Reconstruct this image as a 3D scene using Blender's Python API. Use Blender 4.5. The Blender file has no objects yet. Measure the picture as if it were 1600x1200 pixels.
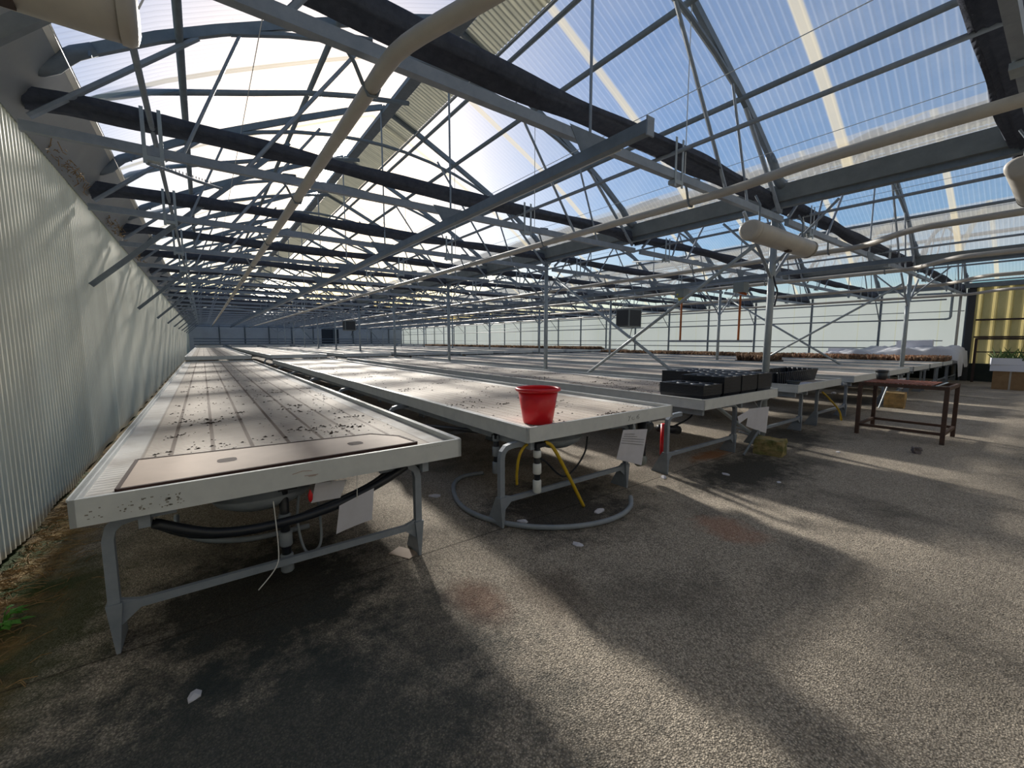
import bpy, math, random
from mathutils import Vector, Matrix
random.seed(7)
PI = math.pi
scn = bpy.context.scene
COL = scn.collection

# ------------------------------------------------------------------ camera
F_PX = 650.0
PITCH = math.radians(5.93)
YAW = math.radians(36.52)
cam_d = bpy.data.cameras.new('camera')
cam_d.sensor_fit = 'HORIZONTAL'
cam_d.sensor_width = 36.0
cam_d.lens = 36.0 * F_PX / 1600.0
cam_d.clip_start = 0.02
cam_d.clip_end = 500
cam = bpy.data.objects.new('camera', cam_d)
COL.objects.link(cam)
fw = Vector((math.sin(YAW) * math.cos(PITCH), math.cos(YAW) * math.cos(PITCH), -math.sin(PITCH)))
rt = Vector((math.cos(YAW), -math.sin(YAW), 0))
up = rt.cross(fw)
M4 = Matrix((rt, up, -fw)).transposed().to_4x4()
M4.translation = Vector((0, 0, 1.5))
cam.matrix_world = M4
scn.camera = cam

# ------------------------------------------------------------------ view, sky, sun
scn.view_settings.view_transform = 'Standard'
scn.view_settings.look = 'None'
scn.view_settings.gamma = 1.0
scn.view_settings.use_curve_mapping = False
scn.view_settings.exposure = 0.0
SUN_K = Vector((0.56, 2.22, 1.0))
SUN_AZ = math.atan2(SUN_K.x, SUN_K.y)
SUN_EL = math.atan(1.0 / math.hypot(SUN_K.x, SUN_K.y))
world = bpy.data.worlds.new('world')
scn.world = world
world.use_nodes = True
wn = world.node_tree.nodes
wl = world.node_tree.links
wn.clear()
wo = wn.new('ShaderNodeOutputWorld')
wb = wn.new('ShaderNodeBackground')
ws = wn.new('ShaderNodeTexSky')
ws.sky_type = 'NISHITA'
ws.sun_disc = False
ws.sun_elevation = SUN_EL
ws.sun_rotation = SUN_AZ
ws.altitude = 100
ws.air_density = 1.0
ws.dust_density = 1.5
ws.ozone_density = 2.2
wb.inputs[1].default_value = 0.112
whs = wn.new('ShaderNodeHueSaturation')
whs.inputs['Saturation'].default_value = 2.0
wl.new(ws.outputs[0], whs.inputs['Color'])
wl.new(whs.outputs[0], wb.inputs[0])
wl.new(wb.outputs[0], wo.inputs[0])
sun_d = bpy.data.lights.new('sun', 'SUN')
sun_d.energy = 13.8
sun_d.angle = math.radians(3.6)
sun_d.color = (1.0, 0.93, 0.83)
sun = bpy.data.objects.new('sun', sun_d)
COL.objects.link(sun)
sun.rotation_euler = SUN_K.to_track_quat('Z', 'Y').to_euler()
sun.location = (10, 40, 25)

# ------------------------------------------------------------------ materials
def srgb(r, g, b):
    f = lambda c: (c / 255 / 12.92) if c / 255 <= 0.04045 else ((c / 255 + 0.055) / 1.055) ** 2.4
    return (f(r), f(g), f(b), 1.0)

def new_mat(name):
    m = bpy.data.materials.new(name)
    m.use_nodes = True
    n = m.node_tree.nodes
    n.clear()
    return m, n, m.node_tree.links

def N(n, t, **kw):
    o = n.new(t)
    for k, v in kw.items():
        if k in ('op',):
            o.operation = v
        else:
            setattr(o, k, v)
    return o

def math_n(n, l, op, a, b=None, c=None):
    o = n.new('ShaderNodeMath')
    o.operation = op
    for i, v in enumerate((a, b, c)):
        if v is None:
            continue
        if isinstance(v, (int, float)):
            o.inputs[i].default_value = v
        else:
            l.new(v, o.inputs[i])
    return o.outputs[0]

def mix_c(n, l, fac, a, b):
    o = n.new('ShaderNodeMix')
    o.data_type = 'RGBA'
    for i, v in ((0, fac), (6, a), (7, b)):
        if isinstance(v, (int, float, tuple)):
            o.inputs[i].default_value = v
        else:
            l.new(v, o.inputs[i])
    return o.outputs[2]

def ramp(n, l, fac, p0, p1, c0=(0, 0, 0, 1), c1=(1, 1, 1, 1)):
    o = n.new('ShaderNodeValToRGB')
    o.color_ramp.elements[0].position = p0
    o.color_ramp.elements[1].position = p1
    o.color_ramp.elements[0].color = c0
    o.color_ramp.elements[1].color = c1
    l.new(fac, o.inputs[0])
    return o.outputs[0]

def noise(n, l, co, scale, detail=4, rough=0.55):
    o = n.new('ShaderNodeTexNoise')
    o.inputs['Scale'].default_value = scale
    o.inputs['Detail'].default_value = detail
    o.inputs['Roughness'].default_value = rough
    l.new(co, o.inputs['Vector'])
    return o.outputs[0]

def plain(name, col, rough=0.6, metal=0.0, var=0.0, col2=None, scale=6.0, bump=0.0, spec=0.4, trans=0.0):
    m, n, l = new_mat(name)
    out = n.new('ShaderNodeOutputMaterial')
    p = n.new('ShaderNodeBsdfPrincipled')
    p.inputs['Roughness'].default_value = rough
    p.inputs['Metallic'].default_value = metal
    p.inputs['Specular IOR Level'].default_value = spec
    p.inputs['Base Color'].default_value = col
    if col2 is not None:
        tc = n.new('ShaderNodeTexCoord')
        f = noise(n, l, tc.outputs['Object'], scale, 6, 0.65)
        f = ramp(n, l, f, 0.5 - var, 0.5 + var)
        l.new(mix_c(n, l, f, col, col2), p.inputs['Base Color'])
        if bump:
            b = n.new('ShaderNodeBump')
            b.inputs['Strength'].default_value = bump
            b.inputs['Distance'].default_value = 0.01
            l.new(noise(n, l, tc.outputs['Object'], scale * 5, 4), b.inputs['Height'])
            l.new(b.outputs[0], p.inputs['Normal'])
    sh = p.outputs[0]
    if trans > 0:
        t = n.new('ShaderNodeBsdfTranslucent')
        t.inputs[0].default_value = col
        mx = n.new('ShaderNodeMixShader')
        mx.inputs[0].default_value = trans
        l.new(sh, mx.inputs[1])
        l.new(t.outputs[0], mx.inputs[2])
        sh = mx.outputs[0]
    l.new(sh, out.inputs[0])
    return m

MAT = {}
MAT['galv'] = plain('galvanised_steel', srgb(118, 127, 138), 0.5, 0.1, 0.25, srgb(142, 150, 160), 9)
MAT['galv_dark'] = plain('dull_steel', srgb(96, 106, 116), 0.55, 0.1, 0.25, srgb(118, 127, 136), 8)
MAT['galv_light'] = plain('bright_galvanised', srgb(138, 147, 153), 0.45, 0.15, 0.25, srgb(158, 166, 170), 9)
MAT['cloth'] = plain('shade_cloth', srgb(62, 66, 78), 0.9, 0, 0.2, srgb(80, 84, 94), 14, 0.3, 0.1)
MAT['pipe_white'] = plain('dusty_white_pipe', srgb(162, 157, 149), 0.5, 0, 0.25, srgb(178, 172, 163), 5)
MAT['alu'] = plain('white_aluminium', srgb(186, 190, 192), 0.45, 0.0, 0.22, srgb(204, 207, 207), 7)
MAT['lamp'] = plain('lamp_plastic', srgb(158, 154, 148), 0.4, 0, 0.2, srgb(178, 172, 163), 4)
MAT['lamp_cap'] = plain('lamp_end_cap', srgb(120, 112, 98), 0.5)
MAT['gutter'] = plain('gutter_metal', srgb(100, 106, 110), 0.55, 0.1, 0.25, srgb(124, 130, 132), 5)
MAT['eave'] = plain('eave_plate_metal', srgb(150, 154, 158), 0.5, 0.1, 0.3, srgb(132, 136, 138), 2)
MAT['eave_edge'] = plain('eave_edge_strip', srgb(196, 190, 176), 0.5)
MAT['red'] = plain('red_plastic', srgb(206, 26, 36), 0.35, 0, 0.3, srgb(188, 20, 30), 6)
MAT['black_pl'] = plain('black_plastic', srgb(26, 30, 38), 0.38, 0, 0.2, srgb(36, 40, 48), 8)
MAT['rim_pl'] = plain('worn_black_plastic_rim', srgb(54, 58, 66), 0.45)
MAT['grey_pl'] = plain('grey_plastic', srgb(120, 128, 138), 0.45, 0, 0.25, srgb(140, 148, 156), 8)
MAT['dark_pot'] = plain('dark_grey_pot', srgb(64, 70, 74), 0.5)
MAT['yellow_h'] = plain('yellow_rubber', srgb(196, 166, 40), 0.5, 0, 0.25, srgb(176, 146, 34), 20)
MAT['paper'] = plain('white_paper', srgb(222, 222, 232), 0.7, 0, 0.25, srgb(206, 206, 214), 9, trans=0.25)
MAT['ink'] = plain('grey_ink', srgb(110, 112, 120), 0.7)
MAT['pencil'] = plain('pencil_mark', srgb(128, 128, 126), 0.7)
MAT['dirt_mark'] = plain('dirt_flecks', srgb(126, 122, 114), 0.9)
MAT['scratch'] = plain('reddish_scratch', srgb(156, 110, 92), 0.8)
MAT['pvc_w'] = plain('white_pvc', srgb(206, 210, 210), 0.4)
MAT['rust'] = plain('rusty_iron', srgb(92, 70, 60), 0.85, 0.1, 0.25, srgb(68, 56, 50), 12, 0.4)
MAT['rust_red'] = plain('red_oxide_slats', srgb(140, 82, 64), 0.75, 0.0, 0.25, srgb(116, 70, 56), 12)
MAT['stone'] = plain('mossy_stone', srgb(150, 132, 92), 0.9, 0, 0.15, srgb(78, 88, 46), 7, 0.8)
MAT['stone_tan'] = plain('tan_stone', srgb(188, 152, 98), 0.9, 0, 0.15, srgb(132, 112, 78), 9, 0.8)
MAT['pebble'] = plain('grey_pebble', srgb(118, 110, 112), 0.8, 0, 0.2, srgb(88, 82, 84), 30)
MAT['board'] = plain('faced_chipboard', srgb(190, 172, 158), 0.7, 0, 0.22, srgb(172, 154, 140), 3)
MAT['board_edge'] = plain('dark_board_edge', srgb(58, 38, 34), 0.8)
MAT['soil'] = plain('dry_soil', srgb(84, 72, 62), 0.95, 0, 0.2, srgb(50, 44, 40), 40)
MAT['straw'] = plain('dry_straw', srgb(168, 140, 96), 0.9, 0, 0.15, srgb(110, 84, 54), 30)
MAT['leaf'] = plain('green_leaf', srgb(70, 140, 44), 0.6, 0, 0.2, srgb(110, 170, 70), 20, trans=0.35)
MAT['dark_leaf'] = plain('dark_green_leaf', srgb(62, 88, 48), 0.6, 0, 0.2, srgb(92, 112, 66), 12, trans=0.15)
MAT['dry_leaf'] = plain('brown_leaf', srgb(150, 124, 100), 0.85, 0, 0.1, srgb(92, 72, 62), 9, trans=0.2)
MAT['rust_leaf'] = plain('rusty_orange_leaf', srgb(150, 104, 80), 0.85, 0, 0.1, srgb(186, 164, 136), 9, trans=0.2)
MAT['fleece'] = plain('white_fleece', srgb(226, 228, 234), 0.8, 0, 0.2, srgb(212, 214, 222), 3, trans=0.3)
MAT['foam'] = plain('white_foam', srgb(218, 220, 230), 0.7)
MAT['card'] = plain('brown_cardboard', srgb(150, 122, 88), 0.85, 0, 0.2, srgb(132, 104, 74), 6)
MAT['orange'] = plain('orange_rusty_tube', srgb(170, 96, 44), 0.7, 0, 0.2, srgb(146, 76, 36), 12)
MAT['unit'] = plain('grey_enamel', srgb(120, 126, 124), 0.5)
MAT['unit_dark'] = plain('dark_grille', srgb(58, 60, 62), 0.7)
MAT['yellow_p'] = plain('yellow_plastic', srgb(196, 190, 60), 0.5)
MAT['dark_rail'] = plain('dark_brown_steel', srgb(58, 44, 40), 0.7)
MAT['wire'] = plain('white_wire', srgb(206, 206, 204), 0.5)
MAT['plinth'] = plain('dark_plinth', srgb(30, 38, 36), 0.9, 0, 0.2, srgb(44, 52, 48), 4)
MAT['endwall'] = plain('grey_end_sheet', srgb(160, 168, 178), 0.8, 0, 0.18, srgb(134, 142, 152), 0.5, trans=0.24)
MAT['nearwall'] = plain('grey_near_sheet', srgb(150, 148, 140), 0.9, 0, 0.2, srgb(130, 128, 122), 1)
MAT['outside'] = plain('outdoor_grass_and_gravel', srgb(150, 150, 116), 0.95, 0, 0.2, srgb(176, 170, 146), 0.3)
MAT['doorway'] = plain('dark_door_panel', srgb(66, 70, 76), 0.8)

def mat_floor():
    m, n, l = new_mat('worn_asphalt')
    out = n.new('ShaderNodeOutputMaterial')
    p = n.new('ShaderNodeBsdfPrincipled')
    p.inputs['Roughness'].default_value = 0.85
    p.inputs['Specular IOR Level'].default_value = 0.25
    tc = n.new('ShaderNodeTexCoord')
    co = tc.outputs['Object']
    sx = n.new('ShaderNodeSeparateXYZ')
    l.new(co, sx.inputs[0])
    vor = n.new('ShaderNodeTexVoronoi')
    vor.inputs['Scale'].default_value = 135
    l.new(co, vor.inputs['Vector'])
    agg = mix_c(n, l, ramp(n, l, vor.outputs['Color'], 0.15, 0.85), srgb(124, 117, 108), srgb(232, 218, 198))
    gap = ramp(n, l, vor.outputs['Distance'], 0.25, 0.7)
    agg = mix_c(n, l, math_n(n, l, 'MULTIPLY', gap, 0.55), agg, srgb(66, 60, 54))
    fine = ramp(n, l, noise(n, l, co, 160, 3), 0.3, 0.7)
    agg = mix_c(n, l, math_n(n, l, 'MULTIPLY', fine, 0.25), agg, srgb(150, 138, 120))
    big = ramp(n, l, noise(n, l, co, 0.55, 5, 0.6), 0.38, 0.62)
    c1 = mix_c(n, l, math_n(n, l, 'MULTIPLY', big, 0.3), agg, srgb(124, 116, 104))
    # damp dark algae patches
    mp = n.new('ShaderNodeMapping')
    mp.inputs['Location'].default_value = (3.1, 1.7, 0)
    l.new(co, mp.inputs['Vector'])
    damp = ramp(n, l, noise(n, l, mp.outputs[0], 0.9, 7, 0.68), 0.50, 0.66)
    c2 = mix_c(n, l, math_n(n, l, 'MULTIPLY', damp, 0.5), c1, srgb(34, 36, 34))
    # rust and moss stains, damp, and painted shade under the benches and in the foreground
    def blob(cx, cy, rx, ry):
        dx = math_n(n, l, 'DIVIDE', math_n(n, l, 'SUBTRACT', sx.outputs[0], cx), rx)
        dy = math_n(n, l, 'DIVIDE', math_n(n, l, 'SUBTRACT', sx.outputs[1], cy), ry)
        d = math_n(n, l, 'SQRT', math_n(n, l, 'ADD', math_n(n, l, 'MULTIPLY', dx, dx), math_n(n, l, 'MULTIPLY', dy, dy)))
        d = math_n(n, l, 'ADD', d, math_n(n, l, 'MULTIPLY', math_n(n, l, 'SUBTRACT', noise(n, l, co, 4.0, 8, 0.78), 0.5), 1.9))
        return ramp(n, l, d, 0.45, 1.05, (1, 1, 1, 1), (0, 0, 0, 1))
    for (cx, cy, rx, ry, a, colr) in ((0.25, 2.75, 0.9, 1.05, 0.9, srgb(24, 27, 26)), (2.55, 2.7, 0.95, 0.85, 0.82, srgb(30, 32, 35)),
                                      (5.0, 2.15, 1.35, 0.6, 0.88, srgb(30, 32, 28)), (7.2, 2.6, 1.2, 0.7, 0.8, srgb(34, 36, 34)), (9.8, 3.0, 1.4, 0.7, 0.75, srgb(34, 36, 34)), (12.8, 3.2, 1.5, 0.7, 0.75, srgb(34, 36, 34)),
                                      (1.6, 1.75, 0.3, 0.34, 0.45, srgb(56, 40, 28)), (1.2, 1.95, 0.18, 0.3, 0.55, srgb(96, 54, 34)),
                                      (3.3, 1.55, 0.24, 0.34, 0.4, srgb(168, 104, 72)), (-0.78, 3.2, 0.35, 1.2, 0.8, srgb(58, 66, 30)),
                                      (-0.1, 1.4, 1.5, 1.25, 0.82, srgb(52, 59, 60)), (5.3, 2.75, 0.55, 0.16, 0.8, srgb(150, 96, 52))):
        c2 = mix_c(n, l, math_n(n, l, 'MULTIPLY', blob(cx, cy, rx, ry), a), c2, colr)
    # earth strip along the left wall
    e = math_n(n, l, 'ADD', sx.outputs[0], math_n(n, l, 'MULTIPLY', noise(n, l, co, 2.0, 5), 0.5))
    earth = ramp(n, l, math_n(n, l, 'ADD', e, 1.25), 0.55, 0.8, (1, 1, 1, 1), (0, 0, 0, 1))
    ecol = mix_c(n, l, ramp(n, l, noise(n, l, co, 9, 6, 0.7), 0.35, 0.65), srgb(70, 58, 34), srgb(150, 124, 76))
    ecol = mix_c(n, l, ramp(n, l, noise(n, l, co, 3.1, 4, 0.6), 0.48, 0.6), ecol, srgb(52, 66, 22))
    c3 = mix_c(n, l, earth, c2, ecol)
    # joint between the two pours
    j = math_n(n, l, 'ABSOLUTE', math_n(n, l, 'SUBTRACT', sx.outputs[1], 2.62))
    jm = ramp(n, l, j, 0.003, 0.009, (1, 1, 1, 1), (0, 0, 0, 1))
    c3 = mix_c(n, l, math_n(n, l, 'MULTIPLY', jm, 0.7), c3, srgb(40, 34, 28))
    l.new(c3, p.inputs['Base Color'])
    b = n.new('ShaderNodeBump')
    b.inputs['Strength'].default_value = 0.9
    b.inputs['Distance'].default_value = 0.006
    l.new(math_n(n, l, 'ADD', math_n(n, l, 'MULTIPLY', vor.outputs['Distance'], -1.0), noise(n, l, co, 45, 4)), b.inputs['Height'])
    l.new(b.outputs[0], p.inputs['Normal'])
    l.new(p.outputs[0], out.inputs[0])
    return m
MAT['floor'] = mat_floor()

def mat_roof():
    m, n, l = new_mat('clear_corrugated_sheet')
    out = n.new('ShaderNodeOutputMaterial')
    tc = n.new('ShaderNodeTexCoord')
    co = tc.outputs['Object']
    sx = n.new('ShaderNodeSeparateXYZ')
    l.new(co, sx.inputs[0])
    # corrugation lines run up the slope, so they repeat along the house
    fr = math_n(n, l, 'FRACT', math_n(n, l, 'MULTIPLY', sx.outputs[1], 1 / 0.076))
    ln = ramp(n, l, math_n(n, l, 'ABSOLUTE', math_n(n, l, 'SUBTRACT', fr, 0.5)), 0.02, 0.16, (1, 1, 1, 1), (0, 0, 0, 1))
    # overlap of two sheets
    fs = math_n(n, l, 'FRACT', math_n(n, l, 'DIVIDE', math_n(n, l, 'SUBTRACT', sx.outputs[1], 0.845), 2.09))
    sm = ramp(n, l, math_n(n, l, 'ABSOLUTE', math_n(n, l, 'SUBTRACT', fs, 0.5)), 0.022, 0.032, (1, 1, 1, 1), (0, 0, 0, 1))
    dirt = ramp(n, l, noise(n, l, co, 1.3, 6, 0.7), 0.42, 0.78)
    mp = n.new('ShaderNodeMapping')
    mp.inputs['Scale'].default_value = (0.6, 9, 0.6)
    l.new(co, mp.inputs['Vector'])
    streak = ramp(n, l, noise(n, l, mp.outputs[0], 1.6, 5, 0.6), 0.45, 0.8)
    # grime gathers low on the slope by the gutters
    low = ramp(n, l, math_n(n, l, 'ADD', sx.outputs[2], math_n(n, l, 'MULTIPLY', streak, -0.25)), 3.45, 4.15, (1, 1, 1, 1), (0, 0, 0, 1))
    fac = math_n(n, l, 'ADD', 0.02, math_n(n, l, 'MULTIPLY', ln, 0.11))
    fac = math_n(n, l, 'ADD', fac, math_n(n, l, 'MULTIPLY', sm, 0.45))
    fac = math_n(n, l, 'ADD', fac, math_n(n, l, 'MULTIPLY', dirt, 0.08))
    fac = math_n(n, l, 'MINIMUM', math_n(n, l, 'ADD', fac, math_n(n, l, 'MULTIPLY', low, 0.22)), 0.92)
    colr = mix_c(n, l, sm, srgb(226, 230, 234), srgb(224, 212, 178))
    colr = mix_c(n, l, math_n(n, l, 'MULTIPLY', low, 0.5), colr, srgb(186, 182, 168))
    tl = n.new('ShaderNodeBsdfTranslucent')
    df = n.new('ShaderNodeBsdfDiffuse')
    l.new(colr, tl.inputs[0])
    l.new(colr, df.inputs[0])
    md = n.new('ShaderNodeMixShader')
    md.inputs[0].default_value = 0.35
    l.new(tl.outputs[0], md.inputs[1])
    l.new(df.outputs[0], md.inputs[2])
    tr = n.new('ShaderNodeBsdfTransparent')
    fr2 = math_n(n, l, 'FRACT', math_n(n, l, 'ADD', math_n(n, l, 'MULTIPLY', sx.outputs[1], 1 / 0.076), 0.3))
    ln2 = ramp(n, l, math_n(n, l, 'ABSOLUTE', math_n(n, l, 'SUBTRACT', fr2, 0.5)), 0.03, 0.12, (1, 1, 1, 1), (0, 0, 0, 1))
    spk = ramp(n, l, noise(n, l, co, 22, 3, 0.6), 0.70, 0.74)
    tcol = mix_c(n, l, math_n(n, l, 'MULTIPLY', ln2, 0.42), (0.95, 0.97, 0.985, 1), (0.45, 0.46, 0.48, 1))
    tcol = mix_c(n, l, math_n(n, l, 'MULTIPLY', spk, 0.5), tcol, (0.3, 0.3, 0.28, 1))
    l.new(tcol, tr.inputs[0])
    rf = n.new('ShaderNodeBsdfRefraction')
    rf.inputs['IOR'].default_value = 1.03
    rf.inputs['Roughness'].default_value = 0.5
    mg = n.new('ShaderNodeMixShader')
    mg.inputs[0].default_value = 0.12
    l.new(tr.outputs[0], mg.inputs[1])
    l.new(rf.outputs[0], mg.inputs[2])
    mx = n.new('ShaderNodeMixShader')
    l.new(fac, mx.inputs[0])
    l.new(mg.outputs[0], mx.inputs[1])
    l.new(md.outputs[0], mx.inputs[2])
    l.new(mx.outputs[0], out.inputs[0])
    return m
MAT['roof'] = mat_roof()

def mat_sheet(name, col, col2, trans, vscale=(1, 1, 1), sc=1.2, seam=0.0, lo=0.35, hi=0.7, rough=0.55):
    m, n, l = new_mat(name)
    out = n.new('ShaderNodeOutputMaterial')
    tc = n.new('ShaderNodeTexCoord')
    co = tc.outputs['Object']
    mp = n.new('ShaderNodeMapping')
    mp.inputs['Scale'].default_value = vscale
    l.new(co, mp.inputs['Vector'])
    f = ramp(n, l, noise(n, l, mp.outputs[0], sc, 6, 0.6), lo, hi)
    c = mix_c(n, l, f, col, col2)
    sp = ramp(n, l, noise(n, l, co, 26, 3, 0.6), 0.72, 0.78)
    c = mix_c(n, l, math_n(n, l, 'MULTIPLY', sp, 0.5), c, srgb(96, 92, 80))
    if seam:
        sx = n.new('ShaderNodeSeparateXYZ')
        l.new(co, sx.inputs[0])
        fs = math_n(n, l, 'FRACT', math_n(n, l, 'DIVIDE', sx.outputs[1], seam))
        sm = ramp(n, l, math_n(n, l, 'ABSOLUTE', math_n(n, l, 'SUBTRACT', fs, 0.62)), 0.004, 0.010, (1, 1, 1, 1), (0, 0, 0, 1))
        c = mix_c(n, l, math_n(n, l, 'MULTIPLY', sm, 0.6), c, srgb(196, 198, 150))
    p = n.new('ShaderNodeBsdfPrincipled')
    p.inputs['Roughness'].default_value = rough
    p.inputs['Specular IOR Level'].default_value = 0.3
    l.new(c, p.inputs['Base Color'])
    t = n.new('ShaderNodeBsdfTranslucent')
    l.new(c, t.inputs[0])
    mx = n.new('ShaderNodeMixShader')
    mx.inputs[0].default_value = trans
    l.new(p.outputs[0], mx.inputs[1])
    l.new(t.outputs[0], mx.inputs[2])
    l.new(mx.outputs[0], out.inputs[0])
    return m
MAT['wall_l'] = mat_sheet('milky_corrugated_sheet', srgb(236, 232, 214), srgb(214, 208, 190), 0.32, (1, 1.6, 0.35), 0.9)
MAT['wall_r'] = mat_sheet('flat_milky_sheet', srgb(206, 215, 215), srgb(194, 204, 202), 0.5, (1, 0.5, 0.2), 0.5, 1.25)
MAT['yellow'] = mat_sheet('yellowed_cladding', srgb(196, 186, 136), srgb(166, 156, 108), 0.22, (1, 2, 0.6), 1.0)
MAT['vent'] = mat_sheet('yellowed_vent_sheet', srgb(180, 178, 160), srgb(150, 150, 138), 0.25, (1, 6, 1), 2.0)

def mat_tray(name, groove, pitch, off):
    m, n, l = new_mat(name)
    out = n.new('ShaderNodeOutputMaterial')
    p = n.new('ShaderNodeBsdfPrincipled')
    p.inputs['Roughness'].default_value = 0.75
    p.inputs['Specular IOR Level'].default_value = 0.3
    tc = n.new('ShaderNodeTexCoord')
    co = tc.outputs['Object']
    sx = n.new('ShaderNodeSeparateXYZ')
    l.new(co, sx.inputs[0])
    base = mix_c(n, l, ramp(n, l, noise(n, l, co, 1.1, 6, 0.65), 0.35, 0.68), srgb(194, 184, 173), srgb(160, 149, 138))
    fr = math_n(n, l, 'ABSOLUTE', math_n(n, l, 'SUBTRACT', math_n(n, l, 'FRACT', math_n(n, l, 'MULTIPLY', sx.outputs[1], 1 / 0.05)), 0.5))
    rib = ramp(n, l, fr, 0.08, 0.2, (1, 1, 1, 1), (0, 0, 0, 1))
    c = mix_c(n, l, math_n(n, l, 'MULTIPLY', rib, 0.72), base, srgb(116, 106, 96))
    gx = math_n(n, l, 'ABSOLUTE', math_n(n, l, 'SUBTRACT', math_n(n, l, 'FRACT', math_n(n, l, 'DIVIDE', math_n(n, l, 'ADD', sx.outputs[0], off), pitch)), 0.5))
    w = groove / pitch
    g = ramp(n, l, gx, w * 0.6, w, (1, 1, 1, 1), (0, 0, 0, 1))
    c = mix_c(n, l, math_n(n, l, 'MULTIPLY', g, 0.95), c, srgb(84, 66, 54))
    # smooth channels along both sides
    ax = math_n(n, l, 'ABSOLUTE', sx.outputs[0])
    ch = ramp(n, l, ax, 0.80, 0.802)
    c = mix_c(n, l, ch, c, mix_c(n, l, ramp(n, l, noise(n, l, co, 4, 5), 0.4, 0.7), srgb(198, 196, 192), srgb(168, 162, 156)))
    edge = ramp(n, l, math_n(n, l, 'ABSOLUTE', math_n(n, l, 'SUBTRACT', ax, 0.80)), 0.006, 0.012, (1, 1, 1, 1), (0, 0, 0, 1))
    c = mix_c(n, l, math_n(n, l, 'MULTIPLY', edge, 0.6), c, srgb(110, 100, 90))
    d = ramp(n, l, noise(n, l, co, 34, 4, 0.7), 0.66, 0.74)
    d2 = ramp(n, l, noise(n, l, co, 1.6, 4, 0.6), 0.45, 0.65)
    c = mix_c(n, l, math_n(n, l, 'MULTIPLY', math_n(n, l, 'MULTIPLY', d, d2), 0.85), c, srgb(84, 72, 62))
    l.new(c, p.inputs['Base Color'])
    b = n.new('ShaderNodeBump')
    b.inputs['Strength'].default_value = 0.5
    b.inputs['Distance'].default_value = 0.004
    l.new(math_n(n, l, 'SUBTRACT', 1.0, rib), b.inputs['Height'])
    l.new(b.outputs[0], p.inputs['Normal'])
    l.new(p.outputs[0], out.inputs[0])
    return m
MAT['tray_a'] = mat_tray('ribbed_tray_wide_grooves', 0.015, 0.22, 0.11)
MAT['tray_b'] = mat_tray('ribbed_tray_fine_grooves', 0.004, 0.11, 0.0)

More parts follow.
